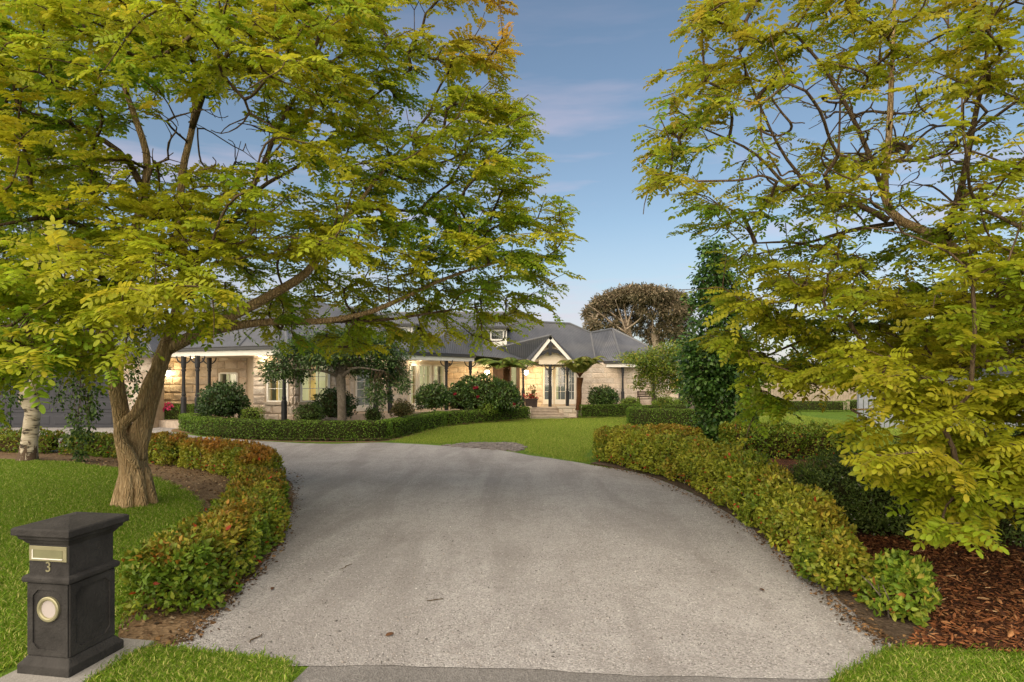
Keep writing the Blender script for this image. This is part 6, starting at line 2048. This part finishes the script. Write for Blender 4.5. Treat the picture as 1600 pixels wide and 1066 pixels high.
# ------------------------------------------------------------------ fences, planters, bench
def paling_fence(name, label, p0, p1, h, w, gap, mat, seed, post_every=2.4):
    F = frame(p0, p1)
    root = thing(name, label, 'fence', (p0[0], p0[1], 0))
    r = random.Random(seed)
    s = 0
    datas = []
    for i in range(5):
        m = MB(); hh = h * (1 + r.uniform(-.012, .012)); m.hexa([(0, 0, 0), (w, 0, 0), (w, .02, 0), (0, .02, 0), (0, 0, hh), (w, 0, hh), (w, .02, hh), (0, .02, hh)])
        o = m.build('paling', mat); datas.append(o.data); bpy.data.objects.remove(o)
    ang = math.atan2(F.d.y, F.d.x)
    while s < F.L:
        o = bpy.data.objects.new('paling', datas[r.randrange(5)]); COL.objects.link(o); o.parent = root
        p = F(s, r.uniform(0, .008), .03)
        o.location = (p[0] - p0[0], p[1] - p0[1], p[2]); o.rotation_euler = (0, r.uniform(-.006, .006), ang)
        s += w + gap
    for z in (h * .25, h * .82):
        m = MB(); m.fbox(F, 0, F.L, -.09, -.03, z, z + .08); m.build('rail', mat, root)
    s = 0
    while s < F.L:
        m = MB(); m.fbox(F, s, s + .1, -.19, -.09, 0, h * .97); m.build('fence_post', mat, root); s += post_every
    return root
paling_fence('paling_fence', 'pale weathered paling fence beyond the far lawn', (14.6, 40.2), (26.5, 39.0), 1.72, .15, .012, M['fence_tan'], 1)
paling_fence('picket_fence', 'blue grey painted paling fence seen under the right robinia', (14.6, 25.6), (20.4, 24.6), 1.75, .17, .03, M['fence_grey'], 2)
shed = thing('garden_shed', 'grey shed with low gable behind the blue grey fence', 'shed', (23.5, 29, 0))
m = MB(); m.box(20.8, 26, 27, 31, 0, 2.3); m.build('wall', M['fence_grey'], shed)
m = MB(); m.loft([[(20.5, y, 2.28), (26.3, y, 2.28), (26.3, y, 2.36), (23.4, y, 3.5), (20.5, y, 2.36)] for y in (26.7, 31.3)]); m.build('roof', M['gutter'], shed)

# trough of flowers on the porch
px0, px1, Y = 820.5, 840, 33.2
t = thing('planter_trough', 'dark square planter with red leaved plant at the top of the steps', 'planter', (X(830, Y), Y, .5))
m = MB()
def sqr(x0, x1, y0, y1, z): return [(x0, y0, z), (x1, y0, z), (x1, y1, z), (x0, y1, z)]
xa, xb = X(px0, Y), X(px1, Y)
m.loft([sqr(xa + .03, xb - .03, Y + .03, Y + .62, .505), sqr(xa, xb, Y, Y + .65, .90), sqr(xa - .03, xb + .03, Y - .03, Y + .68, .905), sqr(xa - .03, xb + .03, Y - .03, Y + .68, .96), sqr(xa + .03, xb - .03, Y + .03, Y + .62, .96), sqr(xa + .04, xb - .04, Y + .04, Y + .6, .90)])
m.build('trough', M['pot'], t, bevel=.008)
rng = np.random.default_rng(77)
n = 260
P = np.stack([rng.normal(size=n) * .17 + (xa + xb) / 2, rng.normal(size=n) * .13 + Y + .3, .95 + np.abs(rng.normal(size=n)) * .16], 1)
up = rng.uniform(size=n) < .35
P[up, 2] += rng.uniform(.1, .5, up.sum()); P[up, 0] = (xa + xb) / 2 + .1 + rng.normal(size=up.sum()) * .1
C = np.where((P[:, 2] < 1.2)[:, None] & (rng.uniform(size=(n, 1)) < .7), np.array([[.45, .04, .05]]), np.array([[.06, .08, .02]]))
leaf_cloud('foliage', P, rnd_dirs(n, rng) + (0, 0, .5), rnd_dirs(n, rng) + (0, -.5, .6), rng.uniform(.08, .15, n), .5, C * rng.uniform(.7, 1.3, (n, 1)), HEXA, M['hedge_leaf'], t)
# round stone urn left of the posts
p = W(808, 632, 32.9)
m = MB()
m.loft([[(p.x + h * math.cos(a), 32.9 + h * math.sin(a), .505 + z) for a in np.linspace(0, 2 * math.pi, 17)[:-1]] for h, z in ((.14, 0), (.16, .03), (.08, .07), (.09, .10), (.22, .22), (.26, .36), (.24, .40), (.28, .43), (.28, .46), (.22, .46), (.18, .40))])
tag(m.build('stone_urn', M['trimstone'], None, smooth=False), 'squat stone urn on the porch edge left of the steps', 'urn')
# bench by the right wall
Y = 36.0
t = thing('garden_bench', 'dark slatted bench under the right verandah window', 'bench', (X(1012, Y), Y, .4))
xa, xb = X(998, Y), X(1027, Y)
for i in range(4):
    m = MB(); m.box(xa, xb, Y + .11 * i, Y + .11 * i + .09, .83, .86); m.build('seat_slat', M['timber'], t)
for i in range(3):
    m = MB(); m.box(xa, xb, Y + .45, Y + .48, .95 + .13 * i, 1.04 + .13 * i); m.build('back_slat', M['timber'], t)
for x in (xa + .03, xb - .09):
    m = MB(); m.box(x, x + .06, Y + .02, Y + .08, .405, 1.02); m.build('leg', M['timber'], t)
    m = MB(); m.box(x, x + .06, Y + .485, Y + .54, .405, 1.32); m.build('leg', M['timber'], t)
    m = MB(); m.box(x - .01, x + .07, Y - .02, Y + .484, 1.021, 1.06); m.build('armrest', M['timber'], t)

GROUPS = {'nandina_hedge': 'low orange tipped hedges bordering the drive', 'box_hedge': 'clipped box hedges round the house lawn', 'small_shrub': 'low mounded shrubs in the house beds', 'magnolia_bush': 'magnolia bushes by the verandah',
          'robinia_tree': 'golden robinia trees framing the drive', 'boundary_tree': 'trees beyond the garden boundary', 'tree_fern': 'tree ferns at the porch', 'fallen_leaf': 'leaves lying on the gravel', 'fallen_twig': 'twigs lying on the gravel', 'leaf_litter': 'leaf litter on the beds'}
for o in SC.objects:
    b_ = o.name.split('.')[0]
    if o.parent is None and b_ in GROUPS and o.get('label'): o['group'] = GROUPS[b_]
tris = sum(sum(len(p.vertices) - 2 for p in o.data.polygons) if len(o.data.polygons) < 4000 else len(o.data.polygons) * (len(o.data.polygons[0].vertices) - 2) for o in SC.objects if o.type == 'MESH')
open('/tmp/stats.txt','w').write(str(tris))
print('triangles', tris, 'objects', len(SC.objects))
